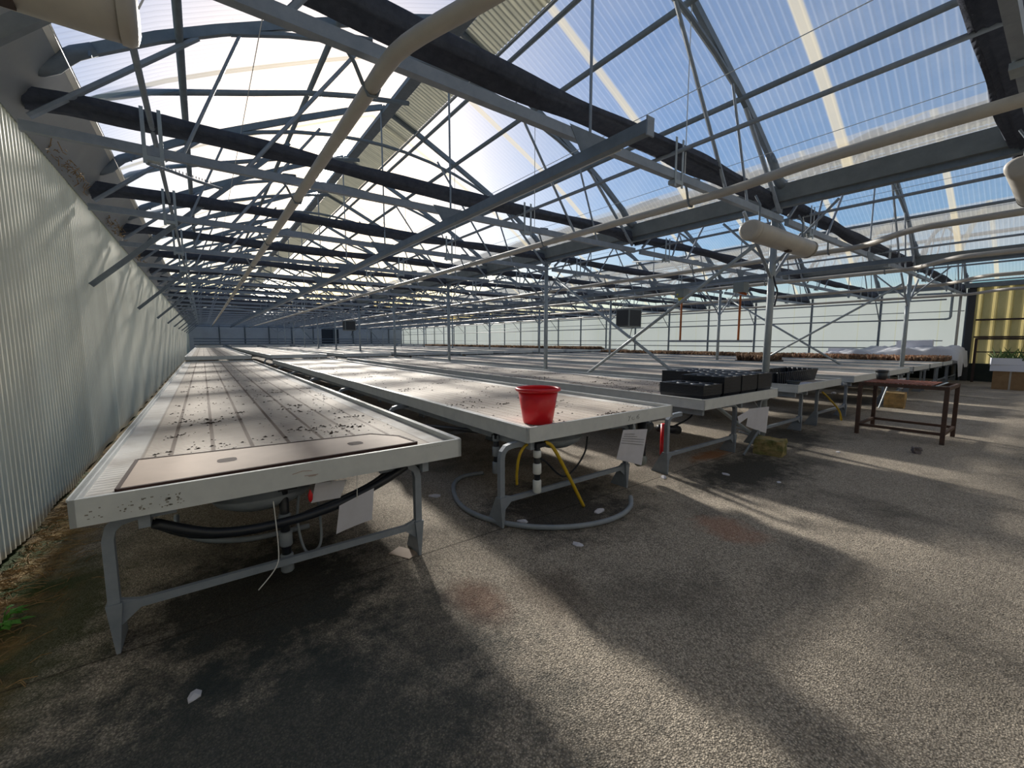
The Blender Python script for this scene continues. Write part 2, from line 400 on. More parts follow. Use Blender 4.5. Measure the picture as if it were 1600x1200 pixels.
# ------------------------------------------------------------------ mesh helpers
class MB:
    def __init__(s):
        s.v = []
        s.f = []
    def box(s, x0, x1, y0, y1, z0, z1):
        b = len(s.v)
        s.v += [(x0, y0, z0), (x1, y0, z0), (x1, y1, z0), (x0, y1, z0), (x0, y0, z1), (x1, y0, z1), (x1, y1, z1), (x0, y1, z1)]
        s.f += [tuple(b + i for i in q) for q in ((0, 3, 2, 1), (4, 5, 6, 7), (0, 1, 5, 4), (1, 2, 6, 5), (2, 3, 7, 6), (3, 0, 4, 7))]
        return s
    def hexa(s, pts):
        b = len(s.v)
        s.v += [tuple(p) for p in pts]
        s.f += [tuple(b + i for i in q) for q in ((0, 3, 2, 1), (4, 5, 6, 7), (0, 1, 5, 4), (1, 2, 6, 5), (2, 3, 7, 6), (3, 0, 4, 7))]
        return s
    def tube(s, pts, r, seg=8, cap=True, sq=None):
        pts = [Vector(p) for p in pts]
        k = len(pts)
        rr = r if isinstance(r, (list, tuple)) else [r] * k
        ref = None
        b = len(s.v)
        for i, p in enumerate(pts):
            d = (pts[min(i + 1, k - 1)] - pts[max(i - 1, 0)]).normalized()
            if ref is None:
                a = Vector((0, 0, 1)) if abs(d.z) < 0.9 else Vector((0, 1, 0))
                ref = (a - d * a.dot(d)).normalized()
            else:
                ref = (ref - d * ref.dot(d)).normalized()
            w = d.cross(ref)
            for j in range(seg):
                t = 2 * PI * (j + (0.5 if seg == 4 else 0)) / seg
                if sq:
                    cx = sq[0] * (1 if math.cos(t) > 0 else -1)
                    cy = sq[1] * (1 if math.sin(t) > 0 else -1)
                else:
                    cx = math.cos(t) * rr[i]
                    cy = math.sin(t) * rr[i]
                s.v.append(tuple(p + ref * cx + w * cy))
        for i in range(k - 1):
            for j in range(seg):
                s.f.append((b + i * seg + j, b + i * seg + (j + 1) % seg, b + (i + 1) * seg + (j + 1) % seg, b + (i + 1) * seg + j))
        if cap:
            s.f.append(tuple(b + j for j in reversed(range(seg))))
            s.f.append(tuple(b + (k - 1) * seg + j for j in range(seg)))
        return s
    def lathe(s, prof, seg=24, c=(0, 0, 0)):
        b = len(s.v)
        for (r, z) in prof:
            for j in range(seg):
                t = 2 * PI * j / seg
                s.v.append((c[0] + r * math.cos(t), c[1] + r * math.sin(t), c[2] + z))
        k = len(prof)
        for i in range(k - 1):
            for j in range(seg):
                s.f.append((b + i * seg + j, b + i * seg + (j + 1) % seg, b + (i + 1) * seg + (j + 1) % seg, b + (i + 1) * seg + j))
        s.f.append(tuple(b + j for j in reversed(range(seg))))
        s.f.append(tuple(b + (k - 1) * seg + j for j in range(seg)))
        return s
    def quad(s, a, b_, c, d):
        b = len(s.v)
        s.v += [tuple(a), tuple(b_), tuple(c), tuple(d)]
        s.f.append((b, b + 1, b + 2, b + 3))
        return s
    def grid(s, fn, nu, nv, wrap=False):
        b = len(s.v)
        for i in range(nu + 1):
            for j in range(nv + 1):
                s.v.append(tuple(fn(i / nu, j / nv)))
        for i in range(nu):
            for j in range(nv):
                q = b + i * (nv + 1) + j
                s.f.append((q, q + 1, q + nv + 2, q + nv + 1))
        return s
    def mesh(s, name, mat, smooth=False):
        me = bpy.data.meshes.new(name)
        me.from_pydata(s.v, [], s.f)
        me.update()
        if smooth:
            for p in me.polygons:
                p.use_smooth = True
        for mm in (mat if isinstance(mat, list) else [mat]):
            me.materials.append(MAT[mm] if isinstance(mm, str) else mm)
        return me
    def obj(s, name, mat, parent=None, loc=None, smooth=False):
        o = bpy.data.objects.new(name, s.mesh(name, mat, smooth))
        COL.objects.link(o)
        if parent is not None:
            o.parent = parent
        if loc is not None:
            o.location = loc
        return o

def tag(o, label, cat, group=None, kind=None):
    o['label'] = label
    o['category'] = cat
    if group:
        o['group'] = group
    if kind:
        o['kind'] = kind
    return o

def struct(o, label=None):
    o['kind'] = 'structure'
    if label:
        o['label'] = label
    return o

def empty(name, loc, label, cat, group=None, rz=0.0):
    o = bpy.data.objects.new(name, None)
    o.empty_display_size = 0.1
    COL.objects.link(o)
    o.location = loc
    o.rotation_euler = (0, 0, rz)
    return tag(o, label, cat, group)

def dup(root, loc=None, label=None, scale=None):
    r = root.copy()
    COL.objects.link(r)
    if loc is not None:
        r.location = loc
    if label:
        r['label'] = label
    if scale:
        r.scale = scale
    for ch in root.children:
        c = ch.copy()
        COL.objects.link(c)
        c.parent = r
        for g in ch.children:
            d = g.copy()
            COL.objects.link(d)
            d.parent = c
    return r

ORD = ('zeroth first second third fourth fifth sixth seventh eighth ninth tenth eleventh twelfth thirteenth fourteenth '
       'fifteenth sixteenth seventeenth eighteenth nineteenth twentieth twenty-first twenty-second twenty-third twenty-fourth twenty-fifth').split()

# ------------------------------------------------------------------ layout
XL, XR = -1.15, 23.2
Y0, Y1 = -3.6, 58.0
GX = [-1.15, 6.75, 15.0, 23.2]
SPANS = [(2.80, 1.0, 'left'), (10.875, 8.25 / 7.9, 'middle'), (19.10, 8.2 / 7.9, 'right')]
TR_Y = [0.34] + [2.62 + 2.497 * k for k in range(22)]
PROF = [(0, 5.62), (.63, 5.36), (1.3, 5.05), (1.95, 4.74), (2.5, 4.47), (2.95, 4.23), (3.4, 3.95), (3.65, 3.79), (3.86, 3.62)]
def zroof(u):
    u = abs(u)
    for (a, za), (b, zb) in zip(PROF, PROF[1:]):
        if u <= b:
            return za + (zb - za) * (u - a) / (b - a)
    return PROF[-1][1]

# ------------------------------------------------------------------ setting
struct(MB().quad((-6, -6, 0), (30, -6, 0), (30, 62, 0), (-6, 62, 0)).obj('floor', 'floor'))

def corrugated(x, y0, y1, z0, z1, pitch, amp, nz=1, shape='sine', per=8):
    mb = MB()
    ny = int((y1 - y0) / pitch * per)
    def fn(u, v):
        y = y0 + (y1 - y0) * u
        t = (y / pitch) % 1.0
        if shape == 'sine':
            d = math.sin(2 * PI * t)
        else:
            d = 1 if 0.1 < t < 0.26 else (-1 if (t > 0.34 or t < 0.02) else 0)
        return (x + amp * d, y, z0 + (z1 - z0) * v)
    return mb.grid(fn, ny, nz)
def fold_wall():
    # rounded flutes that lap like louvres, shallower past the first sheets
    mb = MB()
    ys = []
    y = Y0
    while y < Y1:
        for t in (0.0, 0.12, 0.3, 0.5, 0.7, 0.88):
            ys.append((y + t * 0.088, t))
        y += 0.088
    b0 = 0
    for (y, t) in ys:
        amp = 0.022 if y < 7.0 else (0.012 if y < 9.0 else 0.006)
        d = amp * (math.sin(PI * t) ** 0.7 if t > 0 else -0.15)
        for z in (0.05, 1.6, 2.5, 3.46):
            mb.v.append((XL + d + 0.004 * math.sin(y * 1.3 + z), y, z + (0.02 * math.sin(y * 5) if z < 0.1 else 0)))
    for i in range(len(ys) - 1):
        for j in range(3):
            q = i * 4 + j
            mb.f.append((q, q + 4, q + 5, q + 1))
    return mb
struct(fold_wall().obj('wall_left', 'wall_l', smooth=True))
mb = MB()
mb.quad((XR, 2.5, 0.6), (XR, Y1, 0.6), (XR, Y1, 3.75), (XR, 2.5, 3.75))
struct(mb.obj('wall_right', 'wall_r'))
struct(corrugated(XR + 0.0, Y0, 2.44, 0.66, 3.55, 0.36, 0.03, 1, 'trap', 24).obj('wall_right', 'yellow'), 'yellow ribbed cladding continuing the right wall')
struct(MB().box(XR - 0.05, XR + 0.05, Y0, 2.44, 0.0, 0.66).box(XR - 0.02, XR + 0.05, 2.44, Y1, 0.0, 0.62).obj('baseboard_and_added_strip_right', 'plinth'))  # white-wall stretch is unseen, added to keep the view under far benches dark
struct(MB().box(XL, XR, Y1, Y1 + 0.05, 0.0, 5.7).obj('wall_far', 'endwall'))
struct(MB().box(XL, XR + 0.1, Y0 - 0.05, Y0, 0.0, 5.7).obj('wall_near', 'nearwall'))
struct(MB().box(12.4, 14.5, Y1 - 0.04, Y1, 0.0, 3.0).obj('door_1', 'doorway'))

struct(MB().quad((-250, -250, -0.03), (250, -250, -0.03), (250, 300, -0.03), (-250, 300, -0.03)).obj('ground', 'outside'))

struct(MB().box(XL - 0.06, XL - 0.03, Y0, Y1, 0.0, 0.14).obj('gap_strip_left', 'plinth'))  # added dark strip that stops outside light in the gap below the left wall

# roof skins
for (cx, sx_, nm) in SPANS:
    mb = MB()
    pts = [(-u, z) for u, z in reversed(PROF)] + [(u, z) for u, z in PROF[1:]]
    ny = 26
    for i in range(ny + 1):
        y = Y0 + (Y1 - Y0) * i / ny
        for (u, z) in pts:
            mb.v.append((cx + u * sx_, y, z + 0.05))
    k = len(pts)
    for i in range(ny):
        for j in range(k - 1):
            q = i * k + j
            mb.f.append((q, q + k, q + k + 1, q + 1))
    struct(mb.obj('ceiling', 'roof', smooth=True), 'clear corrugated roof sheets over the %s bay' % nm)

# eave plate on the left wall, with its pale edge strip
mb = MB()
mb.hexa([(-1.12, Y0, 3.30), (-0.80, Y0, 3.80), (-0.80, Y1, 3.80), (-1.12, Y1, 3.30), (-1.17, Y0, 3.33), (-0.85, Y0, 3.84), (-0.85, Y1, 3.84), (-1.17, Y1, 3.33)])
tr = struct(mb.obj('trim_1', 'eave'))
mb = MB()
mb.hexa([(-0.805, Y0, 3.79), (-0.765, Y0, 3.86), (-0.765, Y1, 3.86), (-0.805, Y1, 3.79), (-0.83, Y0, 3.80), (-0.79, Y0, 3.875), (-0.79, Y1, 3.875), (-0.83, Y1, 3.80)])
mb.obj('edge_strip', 'eave_edge', tr)

# gutters between the bays
for x, lab in ((GX[1], 'left and middle'), (GX[2], 'middle and right')):
    g = empty('gutter', (x, Y0, 3.45), 'dark metal valley gutter between the %s bays' % lab, 'gutter')
    L = Y1 - Y0
    prof = [(-0.19, 0.20), (-0.17, 0.20), (-0.09, 0.03), (0.09, 0.03), (0.17, 0.20), (0.19, 0.20), (0.11, 0.0), (-0.11, 0.0)]
    mb = MB()
    for yy in (0, L):
        mb.v += [(a, yy, b) for a, b in prof]
    for j in range(8):
        mb.f.append((j, (j + 1) % 8, 8 + (j + 1) % 8, 8 + j))
    mb.obj('trough', 'gutter', g)
    MB().box(-0.05, 0.05, 0, L, -0.07, 0.0).obj('gutter_beam', 'galv_dark', g)
g = tag(MB().box(XR - 0.24, XR - 0.04, Y0 + 0.02, Y1 - 0.02, 3.45, 3.62).obj('gutter', 'gutter'), 'dark eave gutter along the top of the white right wall', 'gutter')

# ------------------------------------------------------------------ trusses
def make_truss():
    t = empty('roof_truss', (0, 0, 0), '', 'roof truss')
    MB().box(-3.86, 3.86, -0.03, 0.03, 3.155, 3.235).obj('bottom_chord', 'galv', t)
    for s in (-1, 1):
        MB().tube([(s * u, 0, z - 0.03) for u, z in PROF[:-2]] + [(s * 3.52, 0, 3.845)], 0.04, 4, True, (0.042, 0.026)).obj('rafter', 'galv_dark', t)
        MB().tube([(s * 3.80, 0, 3.28), (s * 2.66, 0, 4.31)], 0.026, 6).obj('eave_strut', 'galv', t)
        MB().tube([(s * 1.05, 0, 4.93), (s * 2.35, 0, 3.2)], 0.020, 6).obj('web', 'galv', t)
        MB().tube([(s * 2.3, 0, 4.52), (s * 2.85, 0, 3.2)], 0.016, 6).obj('web', 'galv', t)
        # bent sleeve where the rafter meets the eave
        MB().tube([(s * 3.38, 0, 3.935), (s * 3.50, 0, 3.86), (s * 3.57, 0, 3.79), (s * 3.63, 0, 3.72), (s * 3.71, 0, 3.675), (s * 3.83, 0, 3.655)], [0.05, 0.055, 0.058, 0.062, 0.066, 0.07], 10).obj('rafter_sleeve', 'galv_dark', t, None, True)
        MB().tube([(s * 3.40, -0.06, 3.88), (s * 3.40, -0.075, 3.83)], 0.012, 6).obj('bolt', 'galv_dark', t)
    MB().tube([(u, 0, 4.95 - 0.105 * u * u * 0.82) for u in (-2.4, -1.9, -1.4, -0.9, -0.4, 0, 0.4, 0.9, 1.4, 1.9, 2.4)], 0.03, 6).obj('collar_arc', 'galv_dark', t)
    MB().tube([(-0.03, 0, 5.55), (-0.03, 0, 3.2)], 0.013, 6).obj('hanger_rod', 'galv', t)
    MB().tube([(1.42, 0, 4.95), (1.42, 0, 3.2)], 0.005, 4).obj('hanger_rod', 'wire', t)
    for x in (-3.05, 1.26):
        mb = MB()
        mb.box(x - 0.075, x - 0.045, -0.036, -0.030, 3.08, 3.56)
        mb.box(x + 0.045, x + 0.075, -0.036, -0.030, 3.08, 3.56)
        mb.box(x - 0.075, x + 0.075, -0.04, 0.04, 3.11, 3.15)
        mb.obj('clamp', 'galv_light', t)
    mb = MB()
    mb.hexa([(-0.16, -0.034, 3.05), (0.02, -0.034, 3.05), (0.02, -0.03, 3.05), (-0.16, -0.03, 3.05), (-0.30, -0.034, 3.25), (0.16, -0.034, 3.25), (0.16, -0.03, 3.25), (-0.30, -0.03, 3.25)])
    mb.obj('gusset_plate', 'galv_dark', t)
    return t

def make_roll(seed, droop=False):
    rnd = random.Random(seed)
    mb = MB()
    nx, ns = 72, 30
    ph = [rnd.uniform(0, 6.28) for _ in range(10)]
    for i in range(nx + 1):
        x = -3.84 + 7.68 * i / nx
        d = 3.84 - abs(x)
        e = min(1.0, d / 0.5 + 0.5)
        hh = (0.062 + 0.010 * math.sin(x * 2.1 + ph[0]) + 0.006 * math.sin(x * 5.3 + ph[1])) * (2.0 - e)
        ww = (0.120 + 0.014 * math.sin(x * 1.7 + ph[2]) + 0.008 * math.sin(x * 4.4 + ph[8])) * (0.55 + 0.45 * e)
        zc = 3.485 + 0.014 * math.sin(x * 1.3 + ph[3]) - 0.05 * (1 - e)
        if droop and x > 0.9:
            q = min(1.0, (x - 0.9) / 0.7)
            hh += 0.085 * q
            zc -= 0.085 * q
        for j in range(ns):
            t = 2 * PI * j / ns
            fold = 0.16 * math.sin(j * 2.9 + ph[4] + 0.9 * math.sin(x * 0.9 + ph[5])) + 0.10 * math.sin(j * 5.1 + x * 0.8 + ph[6])
            cz, cy = math.sin(t), math.cos(t)
            sz = (abs(cz) ** 0.7) * (1 if cz > 0 else -1)
            sy = (abs(cy) ** 0.8) * (1 if cy > 0 else -1)
            mb.v.append((x, ww * sy * (1 + 0.5 * fold), zc + hh * sz * (1 + (1.3 if cz < 0 else 0.3) * fold)))
    for i in range(nx):
        for j in range(ns):
            mb.f.append((i * ns + j, i * ns + (j + 1) % ns, (i + 1) * ns + (j + 1) % ns, (i + 1) * ns + j))
    mb.f.append(tuple(range(ns)))
    mb.f.append(tuple(nx * ns + j for j in reversed(range(ns))))
    return mb.mesh('shade_screen', 'cloth', True)

truss0 = make_truss()
rolls = [make_roll(s) for s in (3, 5, 8)]
rolls_droop = [make_roll(s, True) for s in (3, 5, 8)]
first = True
for si, (cx, sx_, nm) in enumerate(SPANS):
    for k, y in enumerate(TR_Y):
        if k == 0:
            lt = 'grey steel roof truss nearest the camera over the %s bay' % nm
            lr = 'dark bunched shade screen nearest the camera over the %s bay' % nm
        elif k == len(TR_Y) - 1:
            lt = 'grey steel roof truss farthest from the camera over the %s bay' % nm
            lr = 'dark bunched shade screen farthest from the camera over the %s bay' % nm
        else:
            lt = 'grey steel roof truss over the %s bay, %s back from the camera' % (nm, ORD[k + 1])
            lr = 'dark bunched shade screen along the %s truss of the %s bay' % (ORD[k + 1], nm)
        if first:
            t = truss0
            t.location = (cx, y, 0)
            t['label'] = lt
            first = False
        else:
            t = dup(truss0, (cx, y, 0), lt, (sx_, 1, 1))
        t['group'] = 'roof trusses of the %s bay' % nm
        r = bpy.data.objects.new('shade_screen', (rolls_droop if si == 2 else rolls)[(k + si) % 3])
        COL.objects.link(r)
        r.location = (cx, y + 0.13, 0.012)
        r.scale = (sx_, 1, 1)
        tag(r, lr, 'shade screen', 'bunched shade screens over the %s bay' % nm)

# light bow at mid-bay, left slope of the left bay only
bow0 = None
for k in range(1, 21):
    y = (TR_Y[k] + TR_Y[k + 1]) / 2
    L = 'light curved bow between the %s and %s trusses, left bay' % (ORD[k + 1], ORD[k + 2])
    if bow0 is None:
        bow0 = MB().tube([(-1.0, 0, 3.82), (-0.72, 0, 4.05), (-0.3, 0, 4.25), (0.1, 0, 4.38), (0.7, 0, 4.57), (1.3, 0, 4.77), (1.9, 0, 4.93), (2.75, 0, 5.10)], 0.035, 8).obj('roof_bow', 'galv_dark', None, (0, y, 0), True)
        tag(bow0, L, 'roof bow', 'light bows of the left slope')
    else:
        o = bow0.copy()
        COL.objects.link(o)
        o.location = (0, y, 0)
        o['label'] = L

# purlins, ridge beams and ridge vents
for (cx, sx_, nm) in SPANS:
    for u, w in ((-2.8, 'lower purlin on the left slope'), (-1.4, 'upper purlin on the left slope'), (1.4, 'upper purlin on the right slope'), (2.55, 'lower purlin on the right slope')):
        z = zroof(u) - 0.07
        o = MB().tube([(0, 0, 0), (0, Y1 - Y0 - 0.1, 0)], 0.034, 8).obj('purlin', 'galv_dark', None, (cx + u * sx_, Y0 + 0.05, z), True)
        tag(o, 'long steel %s of the %s bay' % (w, nm), 'purlin', 'roof purlins')
    rb = empty('ridge_vent', (cx, Y0, 5.5), 'yellowed ridge vent strip along the top of the %s bay' % nm, 'roof vent')
    L = Y1 - Y0 - 0.1
    MB().box(-0.02, 0.16, 0.05, L, -0.04, 0.03).obj('ridge_beam', 'galv_dark', rb)
    mb = MB()
    nn = int(L / 0.076 * 4)
    def fn(u, v):
        yy = 0.05 + (L - 0.05) * u
        xx = 0.20 + 0.42 * v
        return (xx, yy, zroof(xx) - 5.5 - 0.02 + 0.010 * math.sin(2 * PI * yy / 0.076))
    mb.grid(fn, nn, 1)
    mb.obj('vent_sheet', 'vent', rb, None, True)
    MB().tube([(0.62, 0.05, zroof(0.62) - 5.56), (0.62, L, zroof(0.62) - 5.56)], 0.022, 6).obj('frame_bar', 'galv_dark', rb)
    MB().tube([(0.76, 0.05, zroof(0.76) - 5.56), (0.76, L, zroof(0.76) - 5.56)], 0.03, 6).obj('frame_bar', 'galv_dark', rb)

# longitudinal drive tubes carried by the truss clamps, and the square rail under the left bay
for (cx, sx_, nm) in SPANS:
    for u, w in ((-3.05, 'left'), (1.26, 'right')):
        o = MB().tube([(0, 0, 0), (0, Y1, 0)], 0.022, 8).obj('drive_tube', 'galv', None, (cx + u * sx_, -1.5, 3.44), True)
        tag(o, 'thin screen drive tube in the truss clamps, %s one of the %s bay' % (w, nm), 'pipe', 'screen drive tubes')
for (cx, sx_, nm) in SPANS[:2]:
    b = empty('rail_beam', (cx - 0.13, 0, 3.02), 'square steel rail under the trusses along the middle of the %s bay' % nm, 'beam')
    ye = 1.95
    MB().box(-0.035, 0.035, ye, 57.5, -0.04, 0.05).obj('box_tube', 'galv_dark', b)
    MB().box(-0.04, 0.04, ye - 0.012, ye, -0.06, 0.07).obj('end_plate', 'galv', b)
    MB().tube([(0.06, ye + 0.3, -0.03), (0.06, 57.0, -0.03)], 0.006, 5).obj('cable', 'wire', b)

# pale heating pipes that jog sideways at the first truss
def heat_pipe(xf, xn, lab, r=0.045, hooks=True):
    p = empty('heating_pipe', (xf, 0, 3.05), lab, 'pipe', 'pale heating pipes under the trusses')
    d = xn - xf
    pts = [(d, -0.6, 0.0), (d, 1.3, 0.0)]
    for i in range(1, 10):
        t = i / 10
        s = t * t * (3 - 2 * t)
        pts.append((d * (1 - s), 1.3 + 1.15 * t, 0.0))
    pts += [(0, 2.5, 0), (0, 4.0, 0), (0, 57.0, 0)]
    MB().tube(pts, r, 12).obj('pipe', 'pipe_white', p, None, True)
    if hooks:
        for k, y in enumerate(TR_Y[1:9]):
            lp = [(0.0, y + 0.12 - 0.02, 0.05)]
            mb = MB()
            arc = [(-r - 0.004, y + 0.09, 0.0), (-0.10, y + 0.08, 0.10), (-0.17, y + 0.06, 0.17), (-0.13, y + 0.03, 0.205), (-0.02, y - 0.02, 0.20)]
            mb.tube(arc, 0.013, 6)
            mb.tube([(-r - 0.006, y + 0.09, 0.01), (-0.02, y + 0.09, -r - 0.008), (0.03, y + 0.09, -r - 0.004), (r + 0.006, y + 0.09, 0.01)], 0.011, 6)
            mb.obj('hook', 'galv_dark', p)
heat_pipe(0.93, 1.22, 'pale heating pipe under the left half of the left bay, bent at its near end')
heat_pipe(4.50, 4.36, 'pale heating pipe under the right half of the left bay, in front of the lamp')
heat_pipe(8.9, 8.05, 'pale heating pipe under the left half of the middle bay')
heat_pipe(12.5, 11.4, 'pale heating pipe under the right half of the middle bay')
heat_pipe(16.6, 15.2, 'pale heating pipe under the left half of the right bay', hooks=False)
heat_pipe(20.8, 19.6, 'pale heating pipe under the right half of the right bay', hooks=False)

# thin support wires
for i, (x, z, w) in enumerate(((-0.7, 3.62, 'beside the left wall'), (0.45, 3.62, 'over the middle of the first bench'), (1.9, 3.62, 'right of the first bent pipe'),
                               (3.5, 3.62, 'right of the square rail'), (5.3, 3.62, 'over the third bench row'), (8.0, 3.62, 'just right of the first gutter'), (10.2, 3.62, 'left of the middle ridge'), (13.4, 3.62, 'left of the second gutter'))):
    o = MB().tube([(0, 0, 0), (0, 58, 0)], 0.0035, 4).obj('support_wire', 'wire', None, (x, -0.3, z))
    tag(o, 'thin pale support wire over the trusses %s' % w, 'wire', 'thin support wires')

# ------------------------------------------------------------------ posts and wall frame
def make_post(lab):
    p = empty('post', (0, 0, 0), lab, 'post')
    MB().tube([(0, 0, 0), (0, 0, 3.42)], 0.048, 12).obj('pole', 'galv_light', p, None, True)
    MB().box(-0.08, 0.08, -0.08, 0.08, 0.0, 0.012).obj('base_plate', 'galv', p)
    MB().box(-0.10, 0.10, -0.05, 0.05, 3.33, 3.42).obj('head_plate', 'galv', p)
    for s in (-1, 1):
        MB().tube([(s * 0.04, 0, 2.42), (s * 0.95, 0, 3.18)], 0.022, 6).obj('knee_brace', 'galv', p)
        MB().tube([(0, s * 0.04, 2.62), (0, s * 0.75, 3.34)], 0.018, 6).obj('knee_brace', 'galv', p)
    return p
post0 = None
for x, lab in ((GX[1], 'between the left and middle bays'), (GX[2], 'between the middle and right bays')):
    for k in range(11):
        y = 2.735 + 4.994 * k
        L = 'round grey post %s, %s from the camera' % (lab, ORD[k + 1] if k else 'nearest one')
        if k == 0:
            L = 'round grey post %s, nearest the camera' % lab
        if post0 is None:
            post0 = make_post(L)
            post0.location = (x, y, 0)
            p = post0
        else:
            p = dup(post0, (x, y, 0), L)
        p['group'] = 'round posts ' + lab
wp = None
for k in range(23):
    y = 2.55 + 2.49 * k
    L = 'thin dark upright against the white right wall, %s from the yellow cladding' % ORD[k + 1]
    if wp is None:
        wp = MB().box(-0.04, 0.04, -0.035, 0.035, 0, 3.44).obj('wall_post', 'galv_dark', None, (XR - 0.06, y, 0))
        tag(wp, L, 'post', 'uprights on the right wall')
        wp0 = wp
    else:
        o = wp0.copy()
        COL.objects.link(o)
        o.location = (XR - 0.06, y, 0)
        o['label'] = L
    if k % 2 == 1:
        b = MB().tube([(XR - 0.12, y, 2.3), (XR - 1.0, y, 3.17)], 0.02, 6).obj('knee_brace', 'galv_dark')
        tag(b, 'thin diagonal brace at the %s upright of the right wall' % ORD[k + 1], 'brace', 'braces on the right wall')
for z, w, r in ((1.2, 'lowest', 0.022), (1.5, 'eye-level', 0.018), (2.33, 'upper', 0.03), (2.62, 'highest thin', 0.016), (3.08, 'top', 0.03)):
    o = MB().tube([(0, 0, 0), (0, 54.6, 0)], r, 8).obj('wall_rail', 'galv_dark' if z < 2 else 'galv', None, (XR - 0.13 - r, 3.1 if z != 2.62 else 2.6, z), True)
    tag(o, 'long %s horizontal pipe along the white right wall' % w, 'pipe', 'pipes along the right wall')
o = MB().tube([(0, 0.35, 2.33), (0, 0.30, 2.33), (0, 0.22, 2.36), (0, 0.20, 2.42), (0, 0.20, 3.2), (0, 0.25, 3.3), (0, 1.2, 3.32)], 0.04, 8).obj('drop_pipe', 'galv_light', None, (XR - 0.16, 2.75, 0), True)
tag(o, 'pale pipe dropping and bending left at the near end of the white right wall', 'pipe')
o = MB().tube([(0, 0, 0.0), (0, 0, 3.42)], 0.04, 8).obj('drop_pipe', 'pipe_white', None, (XR - 0.28, 2.72, 0), True)
tag(o, 'straight pale pipe standing just left of the dark corner post', 'pipe')
o = MB().box(-0.09, 0.07, -0.09, 0.09, 0, 3.5).obj('corner_post', 'unit_dark', None, (XR - 0.08, 2.44, 0))
tag(o, 'thick dark post between the white wall and the yellow cladding', 'post')
for z, w in ((2.27, 'upper'), (1.64, 'lower')):
    o = MB().box(-0.03, 0.03, 0, 5.6, -0.03, 0.03).obj('cladding_rail', 'dark_rail', None, (XR - 0.08, -3.3, z))
    tag(o, '%s dark rail across the yellow cladding' % w, 'rail')
h = empty('handrail', (22.55, 0, 0), 'dark rusty handrail in front of the yellow cladding', 'handrail')
MB().box(-0.03, 0.03, -2.5, 2.2, 1.54, 1.60).obj('top_rail', 'dark_rail', h)
MB().box(-0.02, 0.02, -2.5, 2.2, 1.08, 1.12).obj('mid_rail', 'dark_rail', h)
for yy in (2.17, 0.0, -2.2):
    MB().box(-0.035, 0.035, yy - 0.035, yy + 0.035, 0, 1.55).obj('upright', 'dark_rail', h)

# black bunched screens end at the right wall
# long braces from the left wall
for k in range(11):
    y = 2.62 + 4.994 * k
    L = ('long steel brace rising from the left wall, %s from the camera' % ORD[k + 1]) if k else 'long steel brace rising from the left wall, nearest the camera'
    o = MB().tube([(XL + 0.03, 0, 2.22), (1.30, 0, 4.62)], 0.028, 4, True, (0.03, 0.022)).obj('wall_brace', 'galv_dark', None, (0, y + 0.09, 0))
    tag(o, L, 'brace', 'braces along the left wall')

# crossed wind braces between the first two posts of each row
for x, lab in ((GX[1], 'behind the black trays'), (GX[2], 'between the middle and right bays')):
    for s, w in ((1, 'leaning away'), (-1, 'leaning towards the camera')):
        ya, yb = (2.85, 7.5) if s == 1 else (7.5, 2.85)
        o = MB().tube([(x + 0.03 * s, ya, 0.03), (x + 0.03 * s, yb, 3.0)], 0.03, 8).obj('wind_brace', 'galv_light', None, None, True)
        tag(o, 'crossed wind brace %s, %s' % (lab, w), 'brace')
for x, w in ((9.3, 'left'), (17.2, 'right')):
    o = MB().tube([(x, 54.0, 3.05), (x + 2.2, 54.0, 0.4)], 0.06, 8).obj('wind_brace', 'galv_light')
    tag(o, 'pale slanting brace in front of the far wall, %s one' % w, 'brace')
# pipes across the far wall
for i, (z, w) in enumerate(((1.12, 'lowest'), (1.42, 'second lowest'), (1.72, 'second highest'), (3.1, 'highest'))):
    o = MB().tube([(0, 0, 0), (23.6, 0, 0)], 0.05, 6).obj('wall_rail', 'galv', None, (XL + 0.4, 57.2, z))
    tag(o, '%s grey pipe across the far wall' % w, 'pipe', 'pipes across the far wall')

fp = None
for k in range(9):
    x = 1.6 + 2.45 * k
    L = 'dark upright against the far wall, %s from the left' % ORD[k + 1]
    if fp is None:
        fp = MB().box(-0.07, 0.07, -0.05, 0.05, 0, 3.5).obj('wall_post', 'gutter', None, (x, Y1 - 0.12, 0))
        tag(fp, L, 'post', 'uprights on the far wall')
    else:
        o = fp.copy()
        COL.objects.link(o)
        o.location = (x, Y1 - 0.12, 0)
        o['label'] = L
# toothed vent racks hanging from the trusses
rk = None
for k in range(2, 12, 3):
    y = TR_Y[k]
    for xx, w in ((-0.3, 'left bay'), (7.62, 'middle bay')):
        L = 'thin toothed vent rack under the %s truss of the %s' % (ORD[k + 1], w)
        if rk is None:
            mb = MB().tube([(0, 0, 3.10), (0.16, 0.4, 3.19), (0.36, 0.8, 3.26), (0.60, 1.2, 3.34)], 0.016, 6)
            for q in range(22):
                t = q / 22
                mb.box(0.6 * t - 0.004, 0.6 * t + 0.004, 1.2 * t - 0.006, 1.2 * t + 0.006, 3.10 + 0.25 * t + 0.01, 3.10 + 0.25 * t + 0.032)
            rk = mb.obj('vent_rack', 'galv_dark', None, (xx, y + 0.03, 0))
            tag(rk, L, 'vent rack', 'toothed vent racks')
        else:
            o = rk.copy()
            COL.objects.link(o)
            o.location = (xx, y + 0.03, 0)
            o['label'] = L

